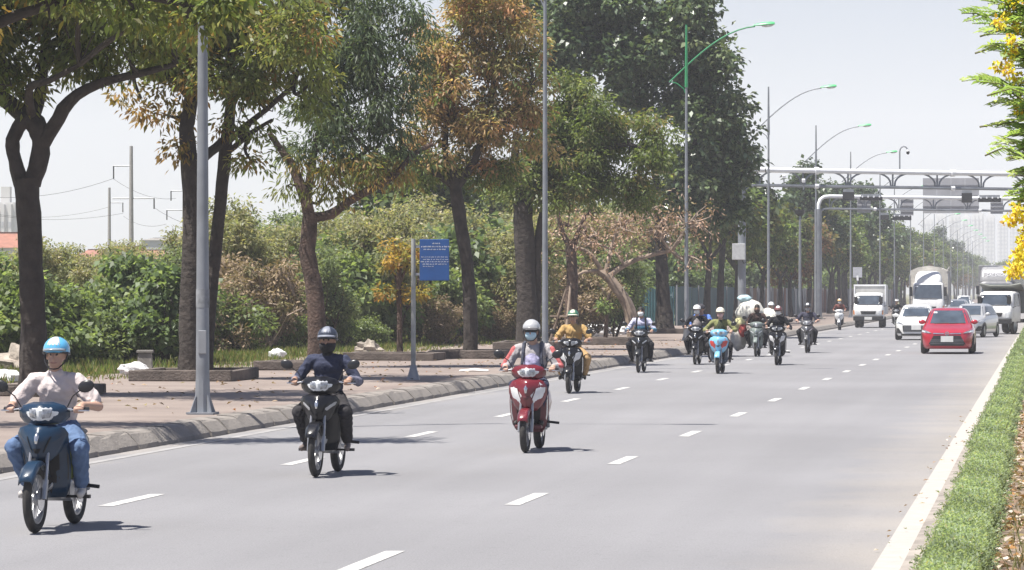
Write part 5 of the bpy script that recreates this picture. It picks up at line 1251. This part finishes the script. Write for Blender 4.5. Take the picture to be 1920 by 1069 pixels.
# 6 -- rider with pillion passenger
b6 = motorbike(1303, 684, 'black motorbike carrying two people', BLK, lights='wide', inserts=pm('trim_white', (.66, .66, .66)))
r6 = rider(b6, 'rider in a black jacket, grey shirt and white helmet with a passenger behind', DKCLOTH, DKCLOTH, 'long', .013, None, 0, front=cloth('grey_shirt', (.30, .27, .26)), dy=-.06)
helmet(r6, WHITE_M, strap=False); face_mask(r6, MASK_W)
r6b = rider(b6, 'passenger in a blue shirt and dark cap behind the black-jacketed rider', cloth('blue_shirt', (.13, .24, .62)), DKCLOTH, 'short', .014, None, 1, dy=.36, dz=.045, pillion=True, hair=True)
r6b.location.x += .09; helmet(r6b, cloth('dark_cap', (.05, .05, .06)), strap=False, size=.92, name='cap', low=.5)
# 7 -- light blue scooter
b7 = motorbike(1346, 701, 'light blue scooter with red inner panel', pm('bike_lightblue', (.20, .47, .68), .3, coat=.6, var=.06), 'scooter', lights='split', inserts=pm('red_panel', (.55, .05, .04), .35, coat=.4), second=pm('bike_lightblue_dark', (.07, .09, .12), .5))
OLV = cloth('olive_jacket', (.19, .20, .085))
r7 = rider(b7, 'rider in an olive green jacket, cream helmet and pink mask', OLV, BLKPANTS, 'long', .013, pm('sandal', (.16, .13, .12)), 0, scooter=False, front=cloth('dark_green_front', (.05, .06, .035)))
helmet(r7, pm('helmet_cream', (.68, .64, .52), .35, coat=.4), strap=False); face_mask(r7, pm('mask_pink', (.60, .40, .38), .9))
# 8 -- overloaded bike
b8 = motorbike(1417, 669, 'worn motorbike loaded with big white sacks', pm('bike_greygreen', (.16, .19, .18), .5, var=.3), lights='round', second=pm('pale_shield', (.42, .43, .43), .5))
r8 = rider(b8, 'person in dark clothes on the motorbike loaded with sacks', cloth('brown_cloth', (.07, .045, .04)), DKCLOTH, 'long', .014, None, 1, neckcover=MASK_K, hair=True)
face_mask(r8, cloth('brown_cloth', (.07, .045, .04)), 'face_scarf', True)
def sack(c, r, label, seed, mat, n=26):
    rs = random.Random(seed); m = MB(); m.ell((0, 0, 0), r, None, n, 16)
    m.v = [tuple(Vector(v) * (1 + .07 * math.sin(7 * v[0] / r[0] + seed) * math.sin(5 * v[2] / r[2] + seed * 2) + rs.uniform(-.025, .025))) for v in m.v]
    o = m.build('sack', mat); o.location = b8.location + Vector(c); tag(o, label, 'sack', 'sacks tied to the loaded motorbike'); return o
SACK = pm('woven_sack', (.60, .585, .53), .85, var=.10, scale=5, bump=.6, bscale=12)
sack((-.26, .45, 1.36), (.46, .40, .40), 'huge bulging white sack towering behind the rider', 1, SACK); sack((.30, .55, 1.20), (.36, .38, .30), 'white sack wedged at the shoulder of the rider', 2, SACK)
sack((-.62, .42, .55), (.26, .34, .38), 'pale sack slung low beside the rear wheel', 3, pm('grey_sack', (.50, .47, .43), .85, var=.12)); sack((-.55, .30, 1.02), (.20, .28, .20), 'small yellowish sack tied in the middle of the load', 4, pm('yellow_sack', (.62, .58, .30), .8, var=.2))
sack((-.44, .45, 1.80), (.22, .22, .12), 'small pale blue bag on top of the load', 5, pm('blue_sack', (.42, .58, .62), .8, var=.1)); sack((.44, .22, .98), (.17, .25, .30), 'white bag hanging at the left arm of the loaded rider', 6, SACK)
sack((-.46, .05, .80), (.13, .18, .20), 'red bag tied among the sacks', 7, pm('red_sack', (.40, .07, .06), .8, var=.2))
# 9, 10, 11, 12 -- the riders further back
b9 = motorbike(1456, 685, 'black scooter with white indicator panels beside the loaded motorbike', BLK, 'scooter', lights='split', inserts=pm('trim_white', (.66, .66, .66)))
r9 = rider(b9, 'rider in a black hooded jacket and white mask beside the loaded motorbike', DKCLOTH, DKCLOTH, 'long', .014, None, 0, scooter=True, neckcover=DKCLOTH)
helmet(r9, pm('helmet_maroon', (.16, .05, .05), .35, coat=.4), strap=False, stripe=WHITE_M); face_mask(r9, MASK_W)
b10 = motorbike(1512, 662, 'grey-fronted dark motorbike ridden alone behind the black scooter', pm('bike_grey', (.09, .09, .095), .35, coat=.4), lights='wide', inserts=pm('trim_white', (.66, .66, .66)))
r10 = rider(b10, 'rider in a dark open shirt and black and white helmet', cloth('slate_cloth', (.05, .05, .075)), DKCLOTH, 'short', .014, None, 0)
helmet(r10, pm('helmet_black', (.025, .025, .028), .3, coat=.5), stripe=WHITE_M, strap=False); face_mask(r10, pm('mask_grey', (.36, .36, .37), .9))
b11 = motorbike(1573, 619, 'white scooter close to the far kerb in front of the box truck', pm('bike_white', (.66, .67, .68), .3, coat=.5, var=.05), 'scooter', lights='wide')
r11 = rider(b11, 'rider in brown with a yellow and white helmet on the white scooter', cloth('rust_cloth', (.16, .06, .05)), DKCLOTH, 'long', .016, None, 0, scooter=True)
helmet(r11, pm('helmet_yellow', (.65, .42, .16), .35), stripe=WHITE_M, strap=False); face_mask(r11, MASK_W)
b12 = motorbike(1680, 617, 'dark scooter between the box truck and the tarpaulin truck', BLK, 'scooter', lights='wide', inserts=pm('trim_white', (.66, .66, .66)))
r12 = rider(b12, 'rider in black on the scooter between the two trucks', DKCLOTH, DKCLOTH, 'long', .016, None, 0, scooter=True); helmet(r12, WHITE_M, strap=False, stripe=BLACK_PLASTIC)
b13 = motorbike(1444, 655, 'motorbike half hidden behind the black scooter', BLK, lights='wide')
r13 = rider(b13, 'rider in black with a white helmet behind the black-jacketed rider', DKCLOTH, DKCLOTH, 'long', .016, None, 0); helmet(r13, WHITE_M, strap=False)
for o in list(bpy.data.objects):
    for k in ('_head', '_sh'):
        if k in o: del o[k]
# ================================================================ cars and trucks (local: forward -Y)
class SliceBody:
    """body as a stack of rounded plan outlines: z, half width, y front, y rear, roundness"""
    def __init__(s, sl): s.sl = sl; s.z = [a[0] for a in sl]
    def at(s, z): return [float(np.interp(z, s.z, [a[i] for a in s.sl])) for i in (1, 2, 3, 4)]
    def ring(s, z, n=48, row=None):
        w, yf, yr, e = s.at(z) if row is None else row
        yc = (yf + yr) / 2; L = (yr - yf) / 2; out = []
        for k in range(n):
            a = 2 * PI * k / n; c, q = math.cos(a), math.sin(a)
            out.append((w * math.copysign(abs(c) ** (2 / e), c), yc + L * math.copysign(abs(q) ** (2 / e), q), z))
        return out
    def mesh(s): return MB().rings([s.ring(a[0], row=a[1:]) for a in s.sl])
    def front(s, x, z, off=.01):
        w, yf, yr, e = s.at(z); u = min(abs(x) / w, .999); yc = (yf + yr) / 2; L = (yr - yf) / 2
        return Vector((x, yc - L * (1 - u ** e) ** (1 / e) - off, z))
    def side(s, y, z, sg, off=.01):
        w, yf, yr, e = s.at(z); yc = (yf + yr) / 2; L = (yr - yf) / 2; u = min(abs(y - yc) / L, .999)
        return Vector((sg * (w * (1 - u ** e) ** (1 / e) + off), y, z))
    def panel(s, outline, fn, n=5, sub=4, off=.012):
        """filled panel that follows the body; outline is a quad (a,b,c,d) in (x or y, z)"""
        a, b, c, d = [np.array(p, float) for p in outline]; rows = []
        for i in range(sub + 1):
            t = i / sub; l, r = a + (d - a) * t, b + (c - b) * t
            rows.append([fn(*(l + (r - l) * k / n), off) for k in range(n + 1)])
        return MB().grid(rows)
def car_wheel(parent, x, y, R, wd):
    t = MB().torus((0, 0, 0), R - .07, .07, 'X', 28, 10, ry=wd / 2); o = t.build('wheel', RUBBER, parent); o.location = (x, y, R)
    m = MB(); m.disc((0, 0, 0), R - .07, wd * .8, 'X', 24); m.build('rim', ALLOY, o)
    return o
def place(name, px, py, front_off, label, cat, group, dx=0.0, rz=0.0, at=None):
    p = G(px, py); x, y = (p.x, p.y) if at is None else at
    return empty(name, (x + dx, y + front_off, 0), rz, label, cat, group)
PLATE = pm('number_plate', (.62, .62, .60), .5, var=.08)
def plate(parent, x, y, z, w=.40, h=.19, mat=PLATE):
    p = MB().box((x, y, z), (w, .012, h)).build('number_plate', mat, parent, smooth=False); return p
def car(px, py, paint, label, kind='hatch', plate_x=0.0, grille='wide', L=4.15, Wd=1.73, H=1.49, rz=0.0):
    hw = Wd / 2
    r = place('car', px, py, L / 2 - .25, label, 'car', 'cars driving on the road', rz=rz)
    e = 5.0; f = -L / 2; b = L / 2
    sl = [(.17, hw * .90, f + .12, b - .12, e), (.24, hw * .96, f + .02, b - .04, e), (.40, hw * .99, f - .0, b, e), (.58, hw, f + .01, b, e), (.70, hw * .995, f + .05, b, 5), (.78, hw * .985, f + .22, b, 5), (.86, hw * .965, f + .55, b - .03, 5), (.93, hw * .93, f + .92, b - .06, 6), (.97, hw * .90, f + 1.10, b - .10, 6),
          (1.06, hw * .855, f + 1.24, b - .18, 6), (1.20, hw * .79, f + 1.46, b - .30, 6), (1.34, hw * .72, f + 1.70, b - .48, 6), (H - .07, hw * .665, f + 1.92, b - .66, 6), (H - .02, hw * .58, f + 2.10, b - .85, 5), (H, hw * .36, f + 2.35, b - 1.2, 4)]
    B = SliceBody(sl); body = B.mesh().build('body', paint, r)
    pn = lambda q, **k: B.panel(q, B.front, **k)
    ws = pn([(-hw * .80, .985), (hw * .80, .985), (hw * .60, H - .085), (-hw * .60, H - .085)], n=10, sub=6).build('windscreen', WINDSCREEN, r)
    MB().tube([B.front(-.45, .985, .03), B.front(.05, 1.0, .03)], .011, 5).tube([B.front(.05, .985, .03), B.front(.55, 1.0, .03)], .011, 5).build('wiper', BLACK_PLASTIC, ws)
    pn([(-hw * .55, H - .17), (-hw * .42, H - .17), (-hw * .42, H - .13), (-hw * .55, H - .13)], n=2, sub=1, off=.018).build('sticker', WHITE_STEEL, ws)
    for sg in (-1, 1):
        sd = lambda y, z, o, sg=sg: B.side(y, z, sg, o)
        B.panel([(f + 1.45, .99), (b - .35, .99), (b - .75, H - .12), (f + 2.0, H - .12)], sd, 8, 4).build('side_window', GLASS, r)
        for yy in (f + .78, b - .80):
            pts = [(yy + .37 * math.cos(a), .31 + .37 * math.sin(a)) for a in [PI * k / 10 for k in range(11)]]
            m = MB(); m.add([sd(yy, .32, .012)] + [sd(y, max(z, .19), .012) for y, z in pts], [(0, k, k + 1) for k in range(1, 11)]); m.build('wheel_arch', BLACK_PLASTIC, r)
            car_wheel(r, sg * (hw - .10), yy, .31, .20)
        mr = MB().ell(B.side(f + 1.45, 1.0, sg, .12) + Vector((0, 0, .03)), (.115, .06, .075), None, 14, 8).build('mirror', paint, r)
        MB().ell(B.side(f + 1.45, 1.0, sg, .12) + Vector((0, .045, .03)), (.095, .02, .06), None, 12, 6).build('mirror_glass', MIRRORGL, mr)
        # headlights swept back along the wing
        hl = pn([(sg * hw * .55, .665), (sg * hw * .96, .70), (sg * hw * .965, .80), (sg * hw * .70, .735)], n=8, sub=3, off=.015).build('headlight', pm('headlight_dark', (.20, .21, .23), .15, .2, var=.4, scale=14, spec=.8), r)
        pn([(sg * hw * .80, .70), (sg * hw * .955, .72), (sg * hw * .955, .775), (sg * hw * .86, .75)], n=4, sub=2, off=.022).build('lamp', LENS, hl)
        pn([(sg * hw * .62, .28), (sg * hw * .90, .28), (sg * hw * .92, .50), (sg * hw * .80, .50)], n=4, sub=3, off=.012).build('fog_lamp_recess', paint if grille == 'trapeze' else BLACK_PLASTIC, r)
        if grille == 'trapeze': pn([(sg * hw * .10, .645), (sg * hw * .52, .655), (sg * hw * .52, .69), (sg * hw * .10, .675)], n=4, sub=1, off=.02).build('chrome_strip', CHROME, r)
    if grille == 'trapeze':
        g = pn([(-hw * .72, .27), (hw * .72, .27), (hw * .50, .60), (-hw * .50, .60)], n=10, sub=5, off=.012).build('grille', BLACK_PLASTIC, r)
        for z in (.33, .39, .45): pn([(-hw * .62, z), (hw * .62, z), (hw * .62, z + .012), (-hw * .62, z + .012)], n=8, sub=1, off=.02).build('grille_bar', STEEL_DK, g)
        MB().torus(B.front(0, .665, .03), .055, .012, 'Y', 16, 6).torus(B.front(0, .665, .03), .028, .009, 'Y', 12, 5).build('emblem', CHROME, r)
        pn([(-hw * .80, .20), (hw * .80, .20), (hw * .78, .25), (-hw * .78, .25)], n=8, sub=2, off=.02).build('lower_lip', paint, r)
        q = B.front(plate_x, .49, .03); plate(r, q.x, q.y, q.z)
    else:
        g = pn([(-hw * .58, .36), (hw * .58, .36), (hw * .62, .62), (-hw * .62, .62)], n=10, sub=5, off=.012).build('grille', BLACK_PLASTIC, r)
        for k in range(6): pn([(-hw * .55, .39 + k * .036), (hw * .55, .39 + k * .036), (hw * .55, .40 + k * .036), (-hw * .55, .40 + k * .036)], n=8, sub=1, off=.02).build('grille_bar', STEEL_DK, g)
        q = B.front(plate_x, .53, .03); plate(r, q.x, q.y, q.z)
        pn([(-hw * .70, .20), (hw * .70, .20), (hw * .66, .27), (-hw * .66, .27)], n=8, sub=2, off=.014).build('lower_lip', BLACK_PLASTIC, r)
    return r
CAR_RED = pm('car_red', (.42, .018, .035), .28, .15, coat=.8, var=.05); CAR_WHITE = pm('car_white', (.70, .70, .69), .3, coat=.7, var=.03); CAR_SILVER = pm('car_silver', (.50, .50, .50), .3, .35, coat=.7, var=.04)
car(1776, 664, CAR_RED, 'red hatchback car leading the traffic', grille='trapeze')
car(1716, 638, CAR_WHITE, 'white hatchback car driving beside the red car', plate_x=0.05, H=1.48, Wd=1.70, L=3.9)
car(1822, 633, CAR_SILVER, 'silver saloon car behind the red car, in front of the dump truck', L=4.4, rz=math.radians(-11))
car(1795, 601, pm('car_grey', (.30, .31, .33), .3, .3, coat=.7), 'grey car far back between the tarpaulin truck and the tall truck', L=4.4)
car(1806, 590, CAR_WHITE, 'small white van-like car far down the road behind the grey car', H=1.7)
TR_WHITE = pm('truck_white', (.70, .70, .69), .4, coat=.3, var=.05)
def truck(px, py, label, Wd, cabH, z0, cargo, paint=TR_WHITE, rake=.35, hood=.0, L=5.5, ws=(.5, .85), grille=True, group='trucks driving on the road', Hc=2.6, fairing=None, rz=0.0, cargo_mat=None, extra=None, belt=None, bumper=BLACK_PLASTIC, platec=PLATE, Wc=None, R=.40, amber=True, cabL=1.8):
    """cab over engine: z0 lower edge, cabH roof height; cargo builds what stands behind the cab"""
    hw = Wd / 2; r = place('truck', px, py, .9, label, 'truck', group, rz=rz); f = -.9; b = f + cabL; e = 9
    zb = z0 + (cabH - z0) * ws[0]; zt = z0 + (cabH - z0) * ws[1]
    sl = [(z0, hw * .96, f + .10, b, e), (z0 + .12, hw * .99, f + .02, b, e), (z0 + .35, hw, f, b, e), (zb - .12, hw, f + .03, b, e), (zb, hw * .985, f + .07 + hood, b, e), (zt, hw * .93, f + .07 + hood + rake, b, e), (cabH - .07, hw * .90, f + .14 + hood + rake, b, 7), (cabH - .015, hw * .80, f + .26 + hood + rake, b - .05, 6), (cabH, hw * .55, f + .45 + hood + rake, b - .2, 5)]
    B = SliceBody(sl); B.mesh().build('cab', paint, r)
    pn = lambda q, **k: B.panel(q, B.front, **k)
    w = pn([(-hw * .88, zb + .03), (hw * .88, zb + .03), (hw * .82, zt - .01), (-hw * .82, zt - .01)], n=10, sub=5).build('windscreen', WINDSCREEN, r)
    MB().tube([B.front(-.55, zb + .06, .03), B.front(.0, zb + .04, .03)], .014, 5).tube([B.front(.05, zb + .06, .03), B.front(.6, zb + .04, .03)], .014, 5).build('wiper', BLACK_PLASTIC, w)
    pn([(-hw * .78, zt - .16), (-hw * .62, zt - .16), (-hw * .62, zt - .08), (-hw * .78, zt - .08)], n=2, sub=1, off=.02).build('sticker', WHITE_STEEL, w)
    for sg in (-1, 1):
        sd = lambda y, z, o, sg=sg: B.side(y, z, sg, o)
        B.panel([(f + .42 + hood, zb), (b - .35, zb), (b - .35, zt), (f + .42 + hood + rake * .9, zt)], sd, 5, 3).build('side_window', GLASS, r)
        d = B.panel([(f + .36, z0 + .2), (f + .38, z0 + .2), (f + .40 + hood, zb - .02), (f + .38 + hood, zb - .02)], sd, 2, 3, .006).build('door_seam', BLACK_PLASTIC, r)
        hl = pn([(sg * hw * .62, z0 + .18), (sg * hw * .96, z0 + .20), (sg * hw * .97, z0 + .46), (sg * hw * .66, z0 + .40)], n=6, sub=3, off=.014).build('headlight', LENS, r)
        if amber: pn([(sg * hw * .90, z0 + .22), (sg * hw * .985, z0 + .24), (sg * hw * .988, z0 + .48), (sg * hw * .92, z0 + .46)], n=3, sub=3, off=.024).build('indicator', AMBER, hl)
        ms = MB().tube([B.side(f + .35, zt - .1, sg, 0), B.side(f + .2, zt - .05, sg, .22)], .014, 6).tube([B.side(f + .35, zb - .05, sg, 0), B.side(f + .2, zb, sg, .22)], .014, 6).build('mirror_arm', BLACK_PLASTIC, r)
        MB().box(B.side(f + .2, (zb + zt) / 2 + .02, sg, .22), (.20, .09, (zt - zb) * .62)).build('mirror', MIRRORGL, ms, smooth=False, bevel=.02)
        car_wheel(r, sg * (hw - .18), f + .95, R, .24); car_wheel(r, sg * (hw - .22), L - 1.6, R, .34)
    if grille: pn([(-hw * .45, z0 + .24), (hw * .45, z0 + .24), (hw * .52, z0 + .42), (-hw * .52, z0 + .42)], n=6, sub=3, off=.014).build('grille', BLACK_PLASTIC, r)
    bm = MB().box((0, f + .06, z0 + .02), (Wd * .99, .22, .26)).build('bumper', bumper, r, smooth=False, bevel=.04)
    plate(bm, 0, f - .06, z0 + .02, .42, .16, platec)
    MB().box((-.38, L / 2 - .2, .62), (.12, L - .6, .18)).box((.38, L / 2 - .2, .62), (.12, L - .6, .18)).build('chassis', BLACK_PLASTIC, r, smooth=False)
    cargo(r, B, f, b, hw)
    return r
def box_cargo(Wc, H, z, L, mat, lip=True):
    def fn(r, B, f, b, hw):
        bx = MB().box((0, b + .08 + L / 2, (H + z) / 2), (Wc, L, H - z)).build('cargo_box', mat, r, smooth=False, bevel=.03)
        for s in (-1, 1): MB().box((s * (Wc / 2 - .02), b + .075, (H + z) / 2), (.07, .06, H - z + .02)).build('corner_post', WHITE_STEEL, bx, smooth=False)
        MB().box((0, b + .075, H - .03), (Wc + .04, .07, .09)).build('top_rail', WHITE_STEEL, bx, smooth=False)
    return fn
truck(1628, 615, 'small white box truck driving nearest the far kerb', 1.70, 1.98, .52, box_cargo(1.78, 2.42, .75, 3.0, pm('box_grey_white', (.42, .42, .41), .5, var=.08)), rake=.45, hood=.06, L=5.0, ws=(.50, .90), R=.32)
def tarp_cargo(r, B, f, b, hw):
    T = pm('tarpaulin', (.46, .44, .40), .9, var=.15, scale=3, bump=.5, bscale=8); W2 = 1.25
    rows = []
    for y in (b + .05, b + 2.5, b + 6.2):
        rows.append([(x * W2, y, z) for x, z in ((-1.03, 1.15), (-1.04, 2.9), (-.98, 3.45), (-.6, 3.66), (0, 3.78), (.6, 3.66), (.98, 3.45), (1.04, 2.9), (1.03, 1.15))])
    t = MB().grid(rows); t.poly([p for p in rows[0]]); t.build('tarpaulin_cover', T, r, smooth=False, solid=.03)
    MB().tube([(1.2, b + .1, 3.3), (1.34, b + .0, 3.62), (1.38, b - .05, 3.75)], [.08, .05, .01], 6).build('loose_flap', T, r)
    MB().tube([(-1.3, b, 1.2), (-1.3, b, 3.2)], .03, 6).tube([(1.3, b, 1.2), (1.3, b, 3.2)], .03, 6).build('frame_post', STEEL_DK, r)
    fa = SliceBody([(2.62, .92, f + .35, b, 5), (2.75, .92, f + .36, b, 5), (3.1, .86, f + .55, b, 5), (3.35, .72, f + .8, b, 4), (3.42, .5, f + 1.0, b, 4)]); fa.mesh().build('roof_fairing', TR_WHITE, r)
    MB().box((0, f - .07, .62), (1.9, .06, .12)).build('bumper_bar', WHITE_STEEL, r, smooth=False)
truck(1740, 604, 'big white truck with a rounded grey tarpaulin cover', 2.15, 2.68, .62, tarp_cargo, rake=.16, L=8.5, ws=(.44, .92), R=.48, cabL=2.0)
def dump_cargo(r, B, f, b, hw):
    D_ = pm('dump_body', (.19, .20, .18), .6, .2, var=.2, scale=2); y0, L = b + .10, 3.4
    m = MB(); m.box((-1.0, y0 + L / 2, 1.55), (.06, L, 1.0)); m.box((1.0, y0 + L / 2, 1.55), (.06, L, 1.0)); m.box((0, y0, 1.55), (1.94, .06, 1.0)); m.box((0, y0 + L, 1.5), (1.94, .06, .9)); m.box((0, y0 + L / 2, 1.02), (1.94, L - .1, .06))
    bd = m.build('dump_body', D_, r, smooth=False)
    MB().grid([[(-1.02, y0 - .75, 2.42), (-.5, y0 - .82, 2.34), (.5, y0 - .82, 2.34), (1.02, y0 - .75, 2.42)], [(-1.02, y0 + .03, 2.05), (-.5, y0 + .03, 2.05), (.5, y0 + .03, 2.05), (1.02, y0 + .03, 2.05)]]).build('cab_guard', D_, bd, smooth=False, solid=.05)
    MB().ell((0, y0 + L / 2, 2.02), (.9, 1.5, .38)).build('load', pm('dark_load', (.06, .06, .058), 1, var=.4, bump=.6, bscale=10), bd)
truck(1872, 627, 'white dump truck with a dark steel body next to the hedge', 1.78, 2.05, .60, dump_cargo, rake=.28, hood=.05, L=5.2, ws=(.50, .90), R=.40, platec=pm('yellow_plate', (.62, .42, .05), .5), rz=math.radians(-16), amber=False)
def tall_cargo(r, B, f, b, hw):
    G_ = pm('container_grey', (.24, .24, .25), .5, .1, var=.1)
    bx = MB().box((0, b + 4.2, 2.35), (2.5, 8.0, 3.0)).build('cargo_box', G_, r, smooth=False, bevel=.03)
    fa = SliceBody([(2.75, 1.12, f + .25, b, 7), (2.9, 1.12, f + .28, b, 7), (3.45, 1.05, f + .55, b, 7), (3.72, .95, f + .95, b, 6), (3.8, .7, f + 1.2, b, 5)]); fo = fa.mesh().build('roof_fairing', G_, r)
    fa.panel([(-.95, 3.05), (.95, 3.05), (.92, 3.52), (-.92, 3.52)], fa.front, 6, 3, .012).build('name_board', WHITE_STEEL, fo); nb = fa.panel([(-.88, 3.08), (.85, 3.08), (.84, 3.33), (-.87, 3.33)], fa.front, 6, 3, .02).build('name_panel', pm('name_panel', (.22, .22, .24), .5), fo)
    cu = bpy.data.curves.new('lettering', 'FONT'); cu.body = 'CAT DUONG'; cu.size = .27; cu.align_x = 'CENTER'; cu.extrude = .006
    tmp = bpy.data.objects.new('t', cu); COL.objects.link(tmp); bpy.context.view_layer.update()
    me = bpy.data.meshes.new_from_object(tmp.evaluated_get(bpy.context.evaluated_depsgraph_get())); bpy.data.objects.remove(tmp)
    q = fa.front(.1, 3.11, .045); o = link('lettering', me, WHITE_STEEL, nb, q); o['kind'] = 'stuff'; o.rotation_euler = (PI / 2 - .42, 0, 0); o.scale = (.92, 1, 1)
truck(1868, 603, 'tall grey lorry with white lettering above the cab, behind the dump truck', 2.35, 2.80, .70, tall_cargo, paint=pm('lorry_grey', (.26, .26, .27), .4, coat=.3), rake=.10, L=10.5, ws=(.46, .90), R=.5, cabL=2.1)

# ================================================================ small things on the verge
def lump(name, loc, r, mat, label, cat, seed, rough=.14, n=18, flat=.0):
    rs = random.Random(seed); m = MB(); m.ell((0, 0, 0), r, None, n, 10)
    ph = [rs.uniform(0, 6) for _ in range(6)]
    m.v = [tuple(Vector(v) * (1 + rough * (math.sin(6 * v[0] / r[0] + ph[0]) * math.sin(5 * v[1] / r[1] + ph[1]) + .6 * math.sin(9 * v[2] / r[2] + ph[2] + 4 * v[0] / r[0])))) for v in m.v]
    o = m.build(name, mat); o.location = loc; return tag(o, label, cat)
BAGW = pm('white_plastic_bag', (.68, .68, .68), .5, var=.12, scale=6, bump=.5, bscale=20); BAGB = pm('blue_plastic_bag', (.05, .20, .50), .45, var=.15, bump=.4, bscale=20); RUB = pm('rubble', (.30, .26, .22), .95, var=.4, scale=5, bump=.7, bscale=14)
def vz(px, py): x, y = W(px, Dof(py, .16)); return x, y
x, y = vz(2, 690); lump('rubbish_bag', (x, y, .62), (.28, .28, .34), BAGB, 'blue plastic rubbish bag on top of the rubbish heap', 'bag', 1)
x, y = vz(45, 702); lump('rubbish_heap', (x, y, .32), (.75, .55, .42), RUB, 'heap of mixed rubbish and rubble beside the loop-trunk tree', 'rubbish', 2, .25)
x, y = vz(10, 722); lump('rubbish_bag', (x, y, .30), (.36, .30, .18), BAGW, 'torn white plastic bag in front of the rubbish heap', 'bag', 3, .15)
x, y = vz(92, 700); lump('rubbish_bag', (x, y, .35), (.22, .22, .20), BAGW, 'white bag squeezed behind the loop-trunk tree', 'bag', 4, .15)
x, y = vz(252, 712); lump('rubbish_bag', (x, y, .38), (.32, .22, .14), BAGW, 'flat white plastic sheet lying in the weeds by the concrete block', 'bag', 5, .15)
x, y = vz(520, 678); lump('rubbish_bag', (x, y, .36), (.22, .15, .15), BAGW, 'crumpled white bag in the grass behind the rider in navy', 'bag', 6, .15)
x, y = vz(690, 668); lump('rubbish_heap', (x, y, .34), (.35, .3, .26), RUB, 'brown heap of rubbish below the dry shrub', 'rubbish', 7, .3)
x, y = vz(1110, 634); lump('rubbish_bag', (x, y, .45), (.75, .4, .30), BAGW, 'white builder sacks piled behind the tan-uniformed rider', 'bag', 8, .2)
x, y = vz(1165, 630); lump('rubbish_bag', (x, y, .35), (.28, .3, .22), BAGW, 'single white sack beside the lopped sapling', 'bag', 9, .25)
x, y = vz(965, 660); lump('rubbish_bag', (x, y, .30), (.30, .3, .14), pm('grey_plastic', (.45, .46, .48), .6, var=.15), 'grey plastic sheet in the grass beside the thick fluted trunk', 'bag', 10, .25)
x, y = vz(1232, 626); lump('stone', (x - .6, y, .32), (.16, .2, .2), BAGW, 'white stone at the foot of the tall dark tree', 'stone', 11, .12)
x, y = vz(272, 704); cb = empty('concrete_block', (x, y, .17), .2, 'weathered concrete marker block standing in the weeds', 'block'); MB().box((0, 0, .24), (.36, .34, .5), None, .82).build('block', CONCRETE, cb, smooth=False, bevel=.02); MB().box((0, 0, .52), (.36, .34, .06)).build('cap', CONCRETE, cb, smooth=False, bevel=.01)
x, y = W(890, Dof(696, PZ)); m = MB().grid([[(-.32, -.2, 0), (0, -.22, .02), (.3, -.16, .0)], [(-.35, .05, .02), (0, .0, .06), (.33, .06, .02)], [(-.28, .25, .0), (0, .22, .03), (.3, .2, .0)]]); o = m.build('paper_sheet', BAGW, smooth=False); o.location = (x, y, PZ + .008); tag(o, 'crumpled white paper sheet lying on the sunny pavement', 'paper')
# wooden stakes that prop the withered tree
for k, (a, lb) in enumerate(((2.6, 'wooden stake propping the withered tree on its thicket side'), (4.6, 'wooden stake propping the withered tree on its road side'))):
    bx, by = W(1072, 128 * DKK); s = empty('stake', (bx + math.cos(a) * 1.0, by + math.sin(a) * 1.0, PZ), 0, lb, 'stake')
    MB().tube([(0, 0, -.03), (-math.cos(a) * .85, -math.sin(a) * .85, 2.1)], [.05, .04], 7).build('pole', DEADWOOD, s); MB().box((-math.cos(a) * .35, -math.sin(a) * .35, .95), (.5, .12, .06)).build('brace', DEADWOOD, s, smooth=False)
# ================================================================ haze
def haze():
    mb = MB().box((0, 2400, 125), (7800, 5600, 262))
    m = bpy.data.materials.new('haze_air'); m.use_nodes = True; nt = m.node_tree
    for n in list(nt.nodes): nt.nodes.remove(n)
    out = nt.nodes.new('ShaderNodeOutputMaterial'); v = nt.nodes.new('ShaderNodeVolumePrincipled')
    v.inputs['Color'].default_value = (.92, .94, 1.0, 1); v.inputs['Density'].default_value = .00036; v.inputs['Anisotropy'].default_value = .0
    nt.links.new(v.outputs[0], out.inputs['Volume'])
    o = mb.build('haze', m, smooth=False); tag(o, 'pale midday haze in the air over the road', 'haze', kind='stuff')
haze()
